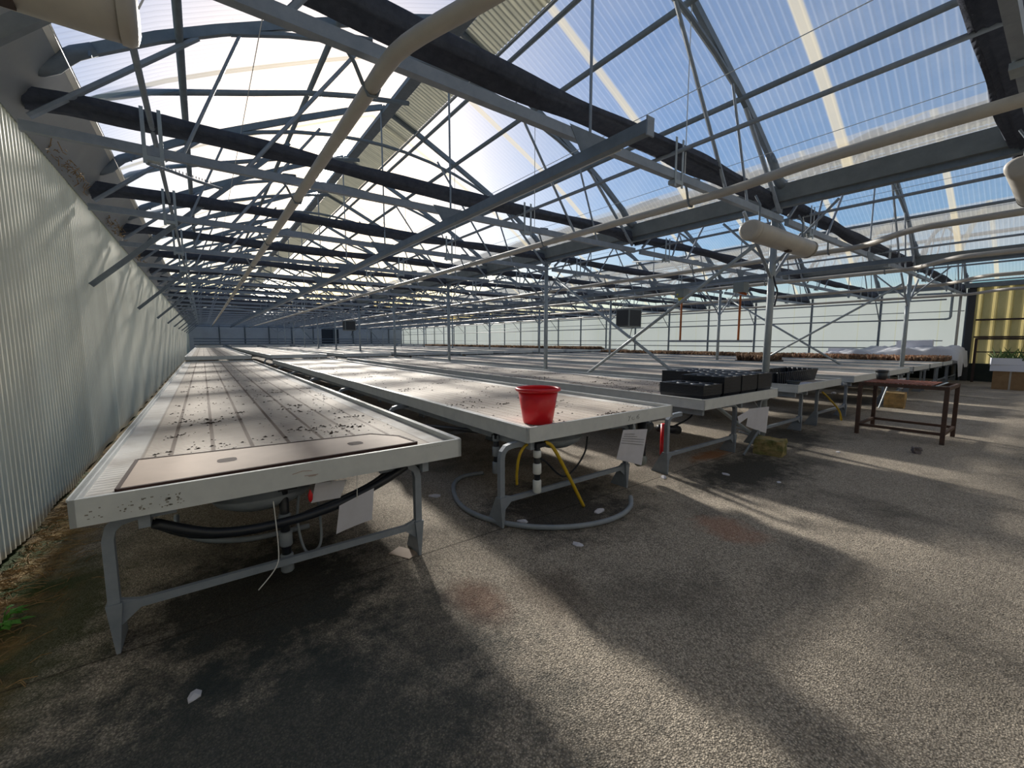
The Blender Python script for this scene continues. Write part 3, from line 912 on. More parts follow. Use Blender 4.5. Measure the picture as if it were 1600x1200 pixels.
# ------------------------------------------------------------------ benches
BX = [(-0.51, 1.42), (2.02, 4.01), (4.65, 6.67), (7.40, 9.42), (10.15, 12.1), (12.75, 14.70), (15.20, 17.1), (17.3, 19.15), (19.3, 21.0), (21.15, 22.9)]
LEGX = [-0.416 + 2.27 * k for k in range(5)] + [(a + b) / 2 - 0.78 for a, b in BX[5:]]
SEG = [(2.52, 17.45, 'near'), (17.95, 43.2, 'middle'), (44.6, 56.2, 'far')]

def leg_mb(s):
    mb = MB()
    mb.tube([(0, 0, 0.20), (0, 0, 0.565), (0.012 * s, 0, 0.615), (0.045 * s, 0, 0.648), (0.10 * s, 0, 0.660), (0.26 * s, 0, 0.662)], 0.02, 4, True, (0.022, 0.022))
    return mb
def foot_mb(s):
    mb = MB()
    # foot: folded plate that widens towards the back
    mb.hexa([(-0.008, -0.03, 0.0), (0.008, -0.03, 0.0), (0.012, 0.18, 0.0), (-0.012, 0.18, 0.0),
             (-0.03, -0.032, 0.25), (0.03, -0.032, 0.25), (0.03, 0.032, 0.25), (-0.03, 0.032, 0.25)])
    mb.hexa([(0.02 * s, -0.012, 0.13), (0.10 * s, -0.012, 0.20), (0.10 * s, 0.012, 0.20), (0.02 * s, 0.012, 0.13),
             (0.02 * s, -0.012, 0.26), (0.10 * s, -0.012, 0.235), (0.10 * s, 0.012, 0.235), (0.02 * s, 0.012, 0.26)])
    return mb
def bar_mb(w):
    return MB().tube([(0.03, 0, 0.215), (w - 0.03, 0, 0.215)], 0.02, 4, True, (0.02, 0.014))
FOOT_M = {s: foot_mb(s).mesh('foot', 'galv') for s in (-1, 1)}
LEG_M = {s: leg_mb(s).mesh('leg', 'galv') for s in (-1, 1)}
BAR_M = bar_mb(1.555).mesh('cross_bar', 'galv')
mesh_cache = {}
b_end = {}
def bench(ri, si):
    x0, x1 = BX[ri]
    y0, y1, w = SEG[si]
    cx = (x0 + x1) / 2
    W = x1 - x0
    L = y1 - y0
    up_ = (0.0, 0.15, 0.27)[si]
    lab = 'white %s rolling bench with ribbed tray, %s row from the left wall' % ({'near': 'near long', 'middle': 'middle-distance', 'far': 'far'}[w], ORD[ri + 1])
    b = empty('rolling_bench', (cx, y0, 0), lab, 'bench', 'white rolling benches')
    key = (round(W, 2), si)
    if key not in mesh_cache:
        h = W / 2
        mesh_cache[key] = (
            MB().box(-h + 0.02, h - 0.02, 0.022, L - 0.022, 0.74, 0.776).mesh('tray', 'tray_a' if ri == 0 else 'tray_b'),
            MB().box(-h, h, 0, 0.022, 0.69, 0.815).mesh('end_rail', 'alu'),
            MB().box(-0.011, 0.011, 0.0, L, 0.69, 0.815).box(-0.018, 0.018, 0.022, L, 0.803, 0.815).mesh('side_rail', 'alu'),
            MB().box(-0.022, 0.022, 0.06, L - 0.06, 0.61, 0.69).mesh('support_tube', 'galv'))
    tm, em, sm, pm = mesh_cache[key]
    def part(nm, me, loc):
        o = bpy.data.objects.new(nm, me)
        COL.objects.link(o)
        o.parent = b
        if nm in ('leg', 'cross_bar'):
            o.location = loc
            o.scale = (1, 1, (0.66 + up_) / 0.66)
        else:
            o.location = (loc[0], loc[1], loc[2] + up_)
        return o
    part('tray', tm, (0, 0, 0))
    b_end[(ri, si)] = part('end_rail', em, (0, 0, 0))
    part('end_rail', em, (0, L - 0.022, 0))
    part('side_rail', sm, (-W / 2 + 0.011, 0, 0))
    part('side_rail', sm, (W / 2 - 0.011, 0, 0))
    lx = LEGX[ri] - cx
    part('support_tube', pm, (max(lx + 0.14, -W / 2 + 0.1), 0, 0))
    part('support_tube', pm, (min(lx + 1.59, W / 2 - 0.1), 0, 0))
    if si == 0:
        ys = [0.13 + 2.45 * k for k in range(7 if ri < 3 else 3)] + ([] if ri < 3 else [L - 0.3])
    else:
        ys = [0.3, L - 0.3]
    for yy in ys:
        for sd, dx in ((1, 0.0), (-1, 1.555)):
            lg = part('leg', LEG_M[sd], (lx + dx, yy, 0))
            ft = bpy.data.objects.new('foot', FOOT_M[sd])
            COL.objects.link(ft)
            ft.parent = lg
        part('cross_bar', BAR_M, (lx, yy, 0))
    return b
B = {}
for ri in range(10):
    for si in range(3):
        B[(ri, si)] = bench(ri, si)

# basins under the first two tray ends, and wear on their end rails
for ri, x in ((0, 0.24), (1, 2.66)):
    cx = sum(BX[ri]) / 2
    mb = MB()
    mb.lathe([(0.02, -0.10), (0.14, -0.09), (0.23, -0.05), (0.27, 0.0), (0.25, 0.0), (0.24, 0.08)], 20)
    o = mb.obj('drain_basin', 'grey_pl', B[(ri, 0)], (x - cx, 0.34, 0.60), True)
    o.scale = (1.0, 0.7, 1)
# handwriting and scuffs on end rails (local y = -0.0012, on the face)
def strokes(lines, r, name, mat, parent):
    mb = MB()
    for ln in lines:
        mb.tube([(a, -0.0006, c) for a, c in ln], r, 4, True, (0.0006, r))
    return mb.obj(name, mat, parent)
bc = (BX[1][0] + BX[1][1]) / 2
hx = 3.27 - bc
strokes([[(hx, .775), (hx + .015, .755), (hx + .03, .778)], [(hx + .015, .755), (hx + .002, .725)],
         [(hx + .085, .755), (hx + .055, .76), (hx + .05, .74), (hx + .07, .732), (hx + .09, .74)],
         [(hx + .16, .775), (hx + .13, .76), (hx + .125, .74), (hx + .145, .732), (hx + .165, .745), (hx + .15, .757), (hx + .128, .75)]],
        0.003, 'handwriting', 'pencil', b_end[(1, 0)])
rnd = random.Random(4)
mb = MB()
for gx, gw, n_ in ((0.05, 0.06, 8), (0.17, 0.05, 10), (0.25, 0.05, 14), (0.33, 0.04, 18), (0.4, 0.03, 12)):
    for _ in range(n_):
        a = -0.965 + gx * 0.9 + rnd.uniform(0, gw)
        c = 0.712 + rnd.uniform(0, 0.06)
        s = rnd.uniform(0.002, 0.006)
        mb.box(a, a + s * rnd.uniform(1, 2.2), -0.0008, 0.0, c, c + s)
mb.obj('dirt_flecks', 'dirt_mark', b_end[(0, 0)])
strokes([[(-0.1, .765), (-0.05, .775), (0.0, .768)], [(-0.04, .745), (0.03, .742)], [(-0.02, .738), (0.02, .737)]], 0.003, 'scratch', 'scratch', b_end[(0, 0)])
strokes([[(0.70 + 0.02 * i, .795), (0.71 + 0.02 * i, .792)] for i in range(6)], 0.003, 'pencil_mark', 'pencil', b_end[(0, 0)])

# soil left on the trays of the first three rows
def crumbs(x0, x1, y0, y1, z, n_, clumps, seed, smax=0.02):
    rnd = random.Random(seed)
    mb = MB()
    cs = [(rnd.uniform(x0, x1), y0 + (y1 - y0) * rnd.random() ** 1.6, rnd.uniform(0.04, 0.16)) for _ in range(clumps)]
    for i in range(n_):
        if rnd.random() < 0.75 and cs:
            c = rnd.choice(cs)
            x = c[0] + rnd.gauss(0, c[2])
            y = c[1] + rnd.gauss(0, c[2] * 0.5)
        else:
            x = rnd.uniform(x0, x1)
            y = y0 + (y1 - y0) * rnd.random() ** 1.5
        if not (x0 < x < x1 and y0 < y < y1):
            continue
        s = rnd.uniform(0.003, smax) * rnd.uniform(0.4, 1)
        b = len(mb.v)
        a0 = rnd.uniform(0, 6.28)
        for j in range(4):
            a = a0 + j * PI / 2
            mb.v.append((x + s * 1.6 * math.cos(a), y + s * math.sin(a), z))
        mb.v.append((x + s * 0.2, y, z + s * 0.8))
        for j in range(4):
            mb.f.append((b + j, b + (j + 1) % 4, b + 4))
        mb.f.append((b + 3, b + 2, b + 1, b))
    return mb
o = crumbs(-0.3, 1.3, 3.3, 15, 0.777, 1500, 60, 11, 0.013).obj('soil_crumbs', 'soil')
tag(o, 'dark soil crumbs scattered on the first bench beside the left wall', 'soil', None, 'stuff')
o = crumbs(2.12, 3.9, 2.6, 15, 0.777, 1300, 46, 12, 0.013).obj('soil_crumbs', 'soil')
tag(o, 'dark soil crumbs scattered on the bench carrying the red pot', 'soil', None, 'stuff')
o = crumbs(4.75, 6.5, 2.6, 16, 0.777, 2200, 60, 13, 0.014).obj('soil_crumbs', 'soil')
tag(o, 'dark soil crumbs scattered on the bench carrying the black tray stacks', 'soil', None, 'stuff')

# loose board on the first bench
bd = empty('board', (0.385, 2.965, 0.778), 'beige loose board with two dark hand holes at the near end of the first bench', 'board')
mb = MB()
pl = [(-0.755, -0.305), (0.775, -0.275), (0.745, -0.02), (0.60, 0.17), (-0.74, 0.305)]
mb.v = [(a, b_, 0.006) for a, b_ in pl] + [(a, b_, 0.018) for a, b_ in pl]
mb.f = [(4, 3, 2, 1, 0), (5, 6, 7, 8, 9)] + [(j, (j + 1) % 5, 5 + (j + 1) % 5, 5 + j) for j in range(5)]
mb.obj('panel', 'board', bd)
mb = MB()
for a, b2 in zip(pl, pl[1:] + pl[:1]):
    mb.tube([(a[0], a[1], 0.008), (b2[0], b2[1], 0.008)], 0.008, 4, True, (0.013, 0.009))
mb.obj('edge_band', 'board_edge', bd)
for (hx_, hy_) in ((-0.31, -0.02), (0.42, -0.06)):
    mb = MB()
    mb.v = []
    n_ = 12
    for j in range(n_):
        t = 2 * PI * j / n_
        c_, s_ = math.cos(t), math.sin(t)
        mb.v.append((hx_ + 0.05 * abs(c_) ** 0.6 * (1 if c_ > 0 else -1), hy_ + 0.05 * abs(s_) ** 0.6 * (1 if s_ > 0 else -1), 0.0188))
    mb.f = [tuple(range(n_))]
    mb.obj('hand_hole', 'board_edge', bd)

# red pot
pot = empty('plant_pot', (2.36, 2.80, 0.777), 'bright red plastic plant pot on the corner of the second bench', 'pot')
H_ = 0.212
mb = MB()
mb.lathe([(0.086, 0.0), (0.09, 0.004), (0.122, H_ - 0.012), (0.118, H_ - 0.012), (0.086, 0.01), (0.0, 0.01)], 40)
mb.obj('body', 'red', pot, None, True)
mb = MB()
prof = []
for j in range(13):
    t = 2 * PI * j / 12
    prof.append((0.1275 + 0.0105 * math.cos(t), H_ - 0.008 + 0.011 * math.sin(t)))
mb.lathe(prof, 40)
mb.f = mb.f[:-2]
mb.obj('rim', 'red', pot, None, True)
pot.scale = (1.46, 1.46, 1.46)

# ------------------------------------------------------------------ things under and around the bench ends
def hose(name, pts, r, mat, label, cat='hose', sub=6):
    P = [Vector(p) for p in pts]
    out = []
    for i in range(len(P) - 1):
        p0, p1, p2, p3 = P[max(i - 1, 0)], P[i], P[i + 1], P[min(i + 2, len(P) - 1)]
        for k in range(sub):
            t = k / sub
            out.append(0.5 * ((2 * p1) + (-p0 + p2) * t + (2 * p0 - 5 * p1 + 4 * p2 - p3) * t * t + (-p0 + 3 * p1 - 3 * p2 + p3) * t ** 3))
    out.append(P[-1])
    o = MB().tube(out, r, 10).obj(name, mat, None, None, True)
    return tag(o, label, cat)
hose('hose', [(2.45, 3.86, .02), (2.2, 3.88, .02), (1.98, 3.68, .02), (1.80, 3.25, .02), (1.80, 2.88, .02), (1.96, 2.55, .02), (2.2, 2.33, .02), (2.48, 2.21, .02), (2.76, 2.19, .02), (2.98, 2.25, .03), (3.10, 2.34, .06)], 0.022, 'grey_pl', 'grey hose curled in a big loop on the floor under the second bench')
hose('hose', [(2.25, 2.58, .655), (2.33, 2.56, .60), (2.5, 2.54, .32), (2.68, 2.53, .012)], 0.016, 'yellow_h', 'straight yellow hose slanting from the second bench to the floor')
hose('hose', [(2.16, 2.62, .66), (2.07, 2.62, .64), (2.02, 2.63, .56), (2.02, 2.66, .42), (2.05, 2.7, .3)], 0.012, 'yellow_h', 'short curved yellow hose beside the white and black drain pipe')
hose('hose', [(2.2, 2.6, .53), (2.3, 2.62, .47), (2.48, 2.66, .32), (2.62, 2.7, .26), (2.8, 2.75, .30), (2.95, 2.78, .42), (3.0, 2.8, .56)], 0.009, 'black_pl', 'thin black hose drooping under the second bench')
hose('hose', [(1.05, 2.62, .66), (0.9, 2.6, .60), (0.62, 2.585, .515), (0.3, 2.58, .48), (0.0, 2.6, .50), (-0.25, 2.65, .60)], 0.026, 'black_pl', 'thick black hose drooping under the first bench')
hose('hose', [(1.0, 2.66, .665), (0.8, 2.64, .57), (0.5, 2.62, .50), (0.2, 2.62, .455), (-0.1, 2.64, .50), (-0.3, 2.7, .62)], 0.018, 'black_pl', 'thinner black hose hanging just behind the thick one under the first bench')
hose('hose', [(-0.26, 4.3, .06), (-0.24, 4.1, .02), (-0.13, 3.83, .02), (0.03, 3.66, .02), (0.25, 3.56, .02), (0.6, 3.55, .02)], 0.02, 'grey_pl', 'grey hose bending over the floor behind the first bench legs')
hose('hose', [(0.42, 2.75, .60), (0.40, 2.74, .40), (0.43, 2.72, .22), (0.49, 2.72, .20), (0.53, 2.74, .28), (0.52, 2.76, .60)], 0.008, 'grey_pl', 'clear thin tube hanging in a U under the first bench')
hose('cord', [(0.26, 2.56, .62), (0.27, 2.55, .35), (0.25, 2.52, .26), (0.16, 2.50, .17)], 0.003, 'wire', 'thin white cord dangling under the first bench', 'cord')
hose('hose', [(1.75, 6.6, .60), (1.85, 5.6, .50), (1.95, 4.6, .52), (2.1, 3.6, .60), (2.25, 2.95, .64)], 0.022, 'black_pl', 'long black hose sagging along the left side of the second bench')
hose('hose', [(4.3, 2.75, .64), (4.6, 2.95, .40), (5.0, 3.1, .37), (5.4, 3.1, .46), (5.6, 3.2, .62)], 0.012, 'black_pl', 'thin black hose drooping under the third bench')
hose('hose', [(6.6, 3.0, .10), (6.75, 2.8, .03), (6.9, 2.75, .02), (7.0, 2.9, .03), (6.95, 3.15, .08), (6.8, 3.2, .14)], 0.014, 'grey_pl', 'small grey hose coil on the floor under the fourth bench')
hose('hose', [(8.75, 2.6, .6), (9.0, 2.55, .45), (9.35, 2.5, .22), (9.45, 2.48, .03)], 0.016, 'yellow_h', 'yellow hose slanting to the floor under the fifth bench')
# drain pipes
def drain(x, y, z0, z1, lab, dark=False):
    d = empty('drain_pipe', (x, y, z0), lab, 'pipe')
    h = z1 - z0
    MB().tube([(0, 0, 0.02), (0, 0, h)], 0.026, 14).obj('pipe', 'black_pl', d, None, True)
    for a, b_, r, mm in ((0.0, 0.11, 0.036, 'pvc_w'), (0.16, 0.25, 0.036, 'pvc_w'), (0.30, 0.36, 0.034, 'pvc_w')):
        if b_ < h:
            MB().lathe([(r * 0.85, a), (r, a + 0.008), (r, b_ - 0.008), (r * 0.85, b_)], 16).obj('coupling', mm if not dark else 'grey_pl', d, None, True)
    MB().box(-0.03, 0.07, -0.03, 0.03, h - 0.075, h - 0.04).obj('valve', 'black_pl', d)
drain(2.17, 2.58, 0.24, 0.70, 'white and black drain pipe hanging at the near corner of the second bench')
drain(2.08, 3.05, 0.30, 0.70, 'darker grey and black drain pipe behind the white one under the second bench', True)
drain(0.33, 2.72, 0.12, 0.70, 'dirty drain valve hanging under the middle of the first bench', True)

# hanging paper sheets
def sheet(pts, label, lines=0, name='paper_sheet', mat='paper', curl=0.015, string=True):
    # pts: top-left, top-right, bottom-right, bottom-left
    A, Bq, C_, D = [Vector(p) for p in pts]
    e = empty(name, tuple((A + Bq) / 2), label, 'paper')
    o0 = (A + Bq) / 2
    nrm = (Bq - A).cross(D - A).normalized()
    def fn(u, v):
        p = (A * (1 - u) + Bq * u) * (1 - v) + (D * (1 - u) + C_ * u) * v
        return p - o0 + nrm * (curl * math.sin(PI * u) * (0.3 + v))
    mb = MB().grid(fn, 10, 10)
    nv = len(mb.v)
    mb.v += [tuple(Vector(v) + nrm * 0.0015) for v in mb.v]
    mb.f += [tuple(i + nv for i in reversed(f)) for f in mb.f]
    mb.obj('sheet', mat, e, None, True)
    if string:
        MB().tube([(0.0, 0, -0.01), (0.0, 2.533 - o0.y, 0.705 - o0.z)], 0.0025, 5).obj('string', 'wire', e)
    if lines:
        m2 = MB()
        for k in range(lines):
            v = 0.14 + 0.075 * k
            a, b_ = (0.08, 0.5 + 0.13 * ((k * 7) % 3)) if k < 2 else (0.04, 0.93)
            pp = [Vector(fn(a + (b_ - a) * i / 8, v)) for i in range(9)]
            m2.tube([p + nrm * 0.003 for p in pp] , 0.0022, 4)
            m2.tube([p - nrm * 0.003 for p in pp] , 0.0022, 4)
        m2.obj('text_line', 'ink', e)
    return e
sheet([(3.17, 2.50, .655), (3.55, 2.50, .615), (3.47, 2.50, .255), (3.08, 2.50, .385)], 'printed white paper sheet hanging below the right end of the second bench', 5)
sheet([(0.485, 2.60, .665), (0.66, 2.60, .65), (0.62, 2.60, .545), (0.455, 2.60, .55)], 'white card tucked behind the black hose under the first bench', 0, 'card', curl=0.004)
sheet([(0.60, 2.55, .515), (0.81, 2.55, .58), (0.79, 2.55, .38), (0.575, 2.55, .345)], 'white plastic-sleeved sheet hanging below the right part of the first bench', 0, curl=0.006)
sheet([(5.66, 2.46, .62), (6.20, 2.44, .60), (6.16, 2.44, .235), (5.60, 2.46, .40)], 'blank white paper sheet hanging below the third bench under the black trays', 0)
sheet([(5.22, 2.40, .575), (5.56, 2.40, .635), (5.60, 2.40, .56), (5.27, 2.40, .48)], 'small tilted white card beside the blank sheet under the third bench', 0, 'card', curl=0.0)
sheet([(12.9, 2.4, .62), (13.7, 2.4, .60), (13.5, 2.4, .35), (12.9, 2.4, .43)], 'pale paper hanging behind the rusty table under a far bench', 0)
o = MB().lathe([(0.004, -0.035), (0.012, -0.02), (0.014, 0.01), (0.006, 0.03), (0.003, 0.04)], 12).obj('tag', 'red', None, (0.45, 2.58, .60), True)
tag(o, 'small red tag hanging beside the white card under the first bench', 'tag')

# red tube, fittings and brick under the third bench
o = MB().tube([(0, 0, 0), (0, 0, .37)], 0.04, 12).obj('tube', 'red', None, (4.30, 2.8, .16), True)
tag(o, 'upright red tube behind the first leg of the third bench', 'tube')
v = empty('valve_block', (3.80, 2.75, 0), 'dark valve assembly between the second and third benches', 'valve')
MB().tube([(0, 0, .16), (0, 0, .62)], 0.05, 10).obj('pipe', 'black_pl', v, None, True)
MB().tube([(0, 0, .52), (0.2, 0.05, .55)], 0.06, 10).obj('elbow', 'unit_dark', v, None, True)
MB().tube([(-0.05, 0, .2), (0.02, 0, .2)], 0.07, 12).obj('collar', 'unit', v, None, True)
o = MB().tube([(0, 0, 0), (0.34, 0.05, -0.07), (0.5, 0.06, -0.10)], [0.045, 0.05, 0.06], 10).obj('pipe_stub', 'black_pl', None, (4.42, 2.95, .44), True)
tag(o, 'black pipe stub lying out behind the red tube', 'pipe')
def rough_block(w, d, h, seed, name, mat, loc, label, rz=0):
    rnd = random.Random(seed)
    mb = MB()
    mb.grid(lambda u, v: (0, 0, 0), 1, 1)
    mb = MB()
    n_ = 5
    def jit():
        return rnd.uniform(-0.012, 0.012)
    pts = {}
    def P(i, j, k):
        if (i, j, k) not in pts:
            x = (i / n_ - .5) * w * (0.94 if k == n_ else 1)
            y = (j / n_ - .5) * d * (0.94 if k == n_ else 1)
            pts[(i, j, k)] = len(mb.v)
            mb.v.append((x + jit(), y + jit(), max(0.0, k / n_ * h + (jit() if k else 0))))
        return pts[(i, j, k)]
    for a in range(n_):
        for b_ in range(n_):
            for (fa) in (0, n_):
                q = [P(a, b_, fa), P(a + 1, b_, fa), P(a + 1, b_ + 1, fa), P(a, b_ + 1, fa)]
                mb.f.append(tuple(q if fa else q[::-1]))
                q = [P(a, fa, b_), P(a + 1, fa, b_), P(a + 1, fa, b_ + 1), P(a, fa, b_ + 1)]
                mb.f.append(tuple(q[::-1] if fa else q))
                q = [P(fa, a, b_), P(fa, a + 1, b_), P(fa, a + 1, b_ + 1), P(fa, a, b_ + 1)]
                mb.f.append(tuple(q if fa else q[::-1]))
    o = mb.obj(name, mat, None, loc)
    o.rotation_euler = (0, 0, rz)
    return tag(o, label, 'stone')
rough_block(0.30, 0.34, 0.20, 1, 'stone_block', 'stone', (6.02, 2.33, 0), 'mossy stone block under the white sheet at the third bench', 0.2)
rough_block(0.42, 0.34, 0.34, 2, 'stone_block', 'stone_tan', (12.6, 2.35, 0), 'tan stone block seen through the rusty table', 0.1)
rough_block(0.09, 0.08, 0.075, 3, 'pebble', 'pebble', (7.61, 1.16, 0), 'small grey stone on the floor in front of the rusty table', 0.4)
for (a, b_, lab) in (((5.62, 2.48, 0.01), (5.92, 2.44, .30), 'dark stick leaning on the mossy stone block'), ((12.0, 2.5, .01), (12.5, 2.45, .62), 'pale stick leaning beside the tan stone block')):
    o = MB().tube([a, b_], 0.014, 6).obj('stick', 'galv_dark' if a[0] < 8 else 'galv_light')
    tag(o, lab, 'stick')

# ------------------------------------------------------------------ black trays on the third bench
def tray_mesh(open_top):
    mb = MB()
    w, d, h = 0.44, 0.60, 0.075
    t = 0.02
    # skirt
    def ring(z, ins):
        return [(-w / 2 + ins, -d / 2 + ins, z), (w / 2 - ins, -d / 2 + ins, z), (w / 2 - ins, d / 2 - ins, z), (-w / 2 + ins, d / 2 - ins, z)]
    rs = [ring(0, 0.02), ring(h - 0.012, 0.006), ring(h - 0.012, 0), ring(h, 0), ring(h, 0.012)]
    for r in rs:
        mb.v += r
    for i in range(len(rs) - 1):
        for j in range(4):
            mb.f.append((i * 4 + j, i * 4 + (j + 1) % 4, (i + 1) * 4 + (j + 1) % 4, (i + 1) * 4 + j))
    mb.f.append((3, 2, 1, 0))
    if not open_top:
        mb.f.append((16, 17, 18, 19))
    else:
        nx, ny = 2, 3
        b0 = 16
        # cell tops: plate with round pockets
        cw, cd = (w - 0.024) / nx, (d - 0.024) / ny
        for i in range(nx):
            for j in range(ny):
                cx = -w / 2 + 0.012 + cw * (i + .5)
                cy = -d / 2 + 0.012 + cd * (j + .5)
                k = 16
                b = len(mb.v)
                for q in range(k):
                    a = 2 * PI * q / k + PI / k
                    c_, s_ = math.cos(a), math.sin(a)
                    m_ = max(abs(c_), abs(s_))
                    mb.v.append((cx + c_ / m_ * cw / 2, cy + s_ / m_ * cd / 2, h))
                for rr, zz in ((0.082, h - 0.004), (0.078, h - 0.012), (0.062, 0.012)):
                    for q in range(k):
                        a = 2 * PI * q / k + PI / k
                        mb.v.append((cx + rr * math.cos(a), cy + rr * math.sin(a), zz))
                for L_ in range(3):
                    for q in range(k):
                        mb.f.append((b + L_ * k + q, b + L_ * k + (q + 1) % k, b + (L_ + 1) * k + (q + 1) % k, b + (L_ + 1) * k + q))
                mb.f.append(tuple(b + 3 * k + q for q in range(k)))
    return mb
TR_CLOSED = tray_mesh(False).mesh('pot_tray', 'black_pl')
TR_OPEN = tray_mesh(True).mesh('pot_tray', ['black_pl', 'rim_pl'])
for p_ in TR_OPEN.polygons:
    if p_.center.z > 0.068 and abs(p_.normal.z) > 0.8:
        p_.material_index = 1
stacks = [(4.99, 2.90, 7, 'front left'), (5.46, 2.89, 11, 'second from left'), (5.93, 2.89, 11, 'third from left'), (6.40, 2.89, 11, 'right-hand')]
for (x, y, n_, w) in stacks:
    for k in range(n_):
        top = k == n_ - 1
        o = bpy.data.objects.new('pot_tray', TR_OPEN if top else TR_CLOSED)
        COL.objects.link(o)
        o.location = (x, y, 0.777 + 0.019 * k)
        pos = 'topmost' if top else ('bottom one' if k == 0 else '%s up' % ORD[k + 1])
        tag(o, 'black plastic pot tray, %s in the %s stack on the third bench' % (pos, w), 'tray', 'black pot trays in the %s stack' % w)
# a second layer of stacks behind
for (x, y, n_, w) in ((5.98, 3.53, 11, 'rear left'), (6.43, 3.53, 11, 'rear right')):
    for k in range(n_):
        top = k == n_ - 1
        o = bpy.data.objects.new('pot_tray', TR_OPEN if top else TR_CLOSED)
        COL.objects.link(o)
        o.location = (x, y, 0.777 + 0.019 * k)
        pos = 'topmost' if top else ('bottom one' if k == 0 else '%s up' % ORD[k + 1])
        tag(o, 'black plastic pot tray, %s in the %s stack on the third bench' % (pos, w), 'tray', 'black pot trays in the %s stack' % w)
# scalloped seed tray on the fourth bench
st = empty('seed_tray', (8.40, 3.12, 0.777), 'long black seed tray with fluted sides on the fourth bench', 'tray')
mb = MB()
n_ = 400
per = []
for i in range(n_):
    t = i / n_ * 4
    s, f_ = int(t), t - int(t)
    q = [(-.5, -.5), (.5, -.5), (.5, .5), (-.5, .5), (-.5, -.5)]
    a, b_ = q[s], q[s + 1]
    per.append((a[0] + (b_[0] - a[0]) * f_, a[1] + (b_[1] - a[1]) * f_, 0.012 * math.sin(f_ * 2 * PI * (20 if s in (0, 2) else 6))))
for z, sc_ in ((0, 0.92), (0.19, 1.0), (0.195, 1.02), (0.205, 1.0), (0.19, 0.98), (0.05, 0.93)):
    for (a, b_, w_) in per:
        k_ = sc_ * (1 + w_ * 2.2)
        mb.v.append((a * 1.8 * k_, b_ * 0.52 * k_, z))
for L_ in range(5):
    for i in range(n_):
        mb.f.append((L_ * n_ + i, L_ * n_ + (i + 1) % n_, (L_ + 1) * n_ + (i + 1) % n_, (L_ + 1) * n_ + i))
mb.f.append(tuple(5 * n_ + i for i in range(n_)))
mb.f.append(tuple(reversed(range(n_))))
mb.obj('body', 'black_pl', st)
def small_pot(x, y, z, r, h, lab, mat='dark_pot', name='plant_pot'):
    e = empty(name, (x, y, z), lab, 'pot')
    MB().lathe([(r * .72, 0), (r * .97, h * .8), (r * .9, h * .8), (r * .66, 0.01), (0, 0.01)], 20).obj('body', mat, e, None, True)
    MB().lathe([(r * .98, h * .78), (r, h * .78), (r, h), (r * .93, h), (r * .93, h * .8)], 20).obj('rim', mat, e, None, True)
small_pot(7.66, 2.68, 0.777, 0.10, 0.08, 'low grey pot saucer beside the fluted seed tray on the fourth bench', 'dark_pot', 'pot_saucer')
sheet([(7.85, 2.82, .782), (8.5, 2.80, .782), (8.45, 2.62, .781), (7.85, 2.66, .781)], 'white paper lying on the fourth bench in front of the seed tray', 0, curl=0.004, string=False)

# ------------------------------------------------------------------ rusty table
rtb = empty('steel_table', (8.95, 1.53, 0), 'rusty slatted steel table standing on the open floor at right', 'table')
hx_, hy_, ht = 0.44, 0.49, 0.84
for sx_, sy_ in ((-1, -1), (-1, 1), (1, -1), (1, 1)):
    MB().box(sx_ * hx_ - 0.025, sx_ * hx_ + 0.025, sy_ * hy_ - 0.025, sy_ * hy_ + 0.025, 0, ht).obj('leg', 'rust', rtb)
for s in (-1, 1):
    MB().box(-hx_, hx_, s * hy_ - 0.02, s * hy_ + 0.02, ht - 0.05, ht).obj('top_bar', 'rust', rtb)
    MB().box(s * hx_ - 0.02, s * hx_ + 0.02, -hy_, hy_, ht - 0.05, ht).obj('top_bar', 'rust', rtb)
    MB().box(-hx_, hx_, s * hy_ - 0.018, s * hy_ + 0.018, 0.13, 0.17).obj('stretcher', 'rust', rtb)
    MB().box(s * hx_ - 0.018, s * hx_ + 0.018, -hy_, hy_, 0.13, 0.17).obj('stretcher', 'rust', rtb)
for k in range(15):
    y = hy_ - 0.06 - k * 0.052
    MB().box(-hx_, hx_, y - 0.018, y + 0.018, ht, ht + 0.012).obj('slat', 'rust_red', rtb)
MB().box(-hx_, hx_, -hy_ + 0.1, -hy_ + 0.125, ht, ht + 0.01).obj('slat', 'galv_light', rtb)
small_pot(9.12, 1.90, 0.853, 0.085, 0.16, 'dark grey plant pot on the rusty slatted table')

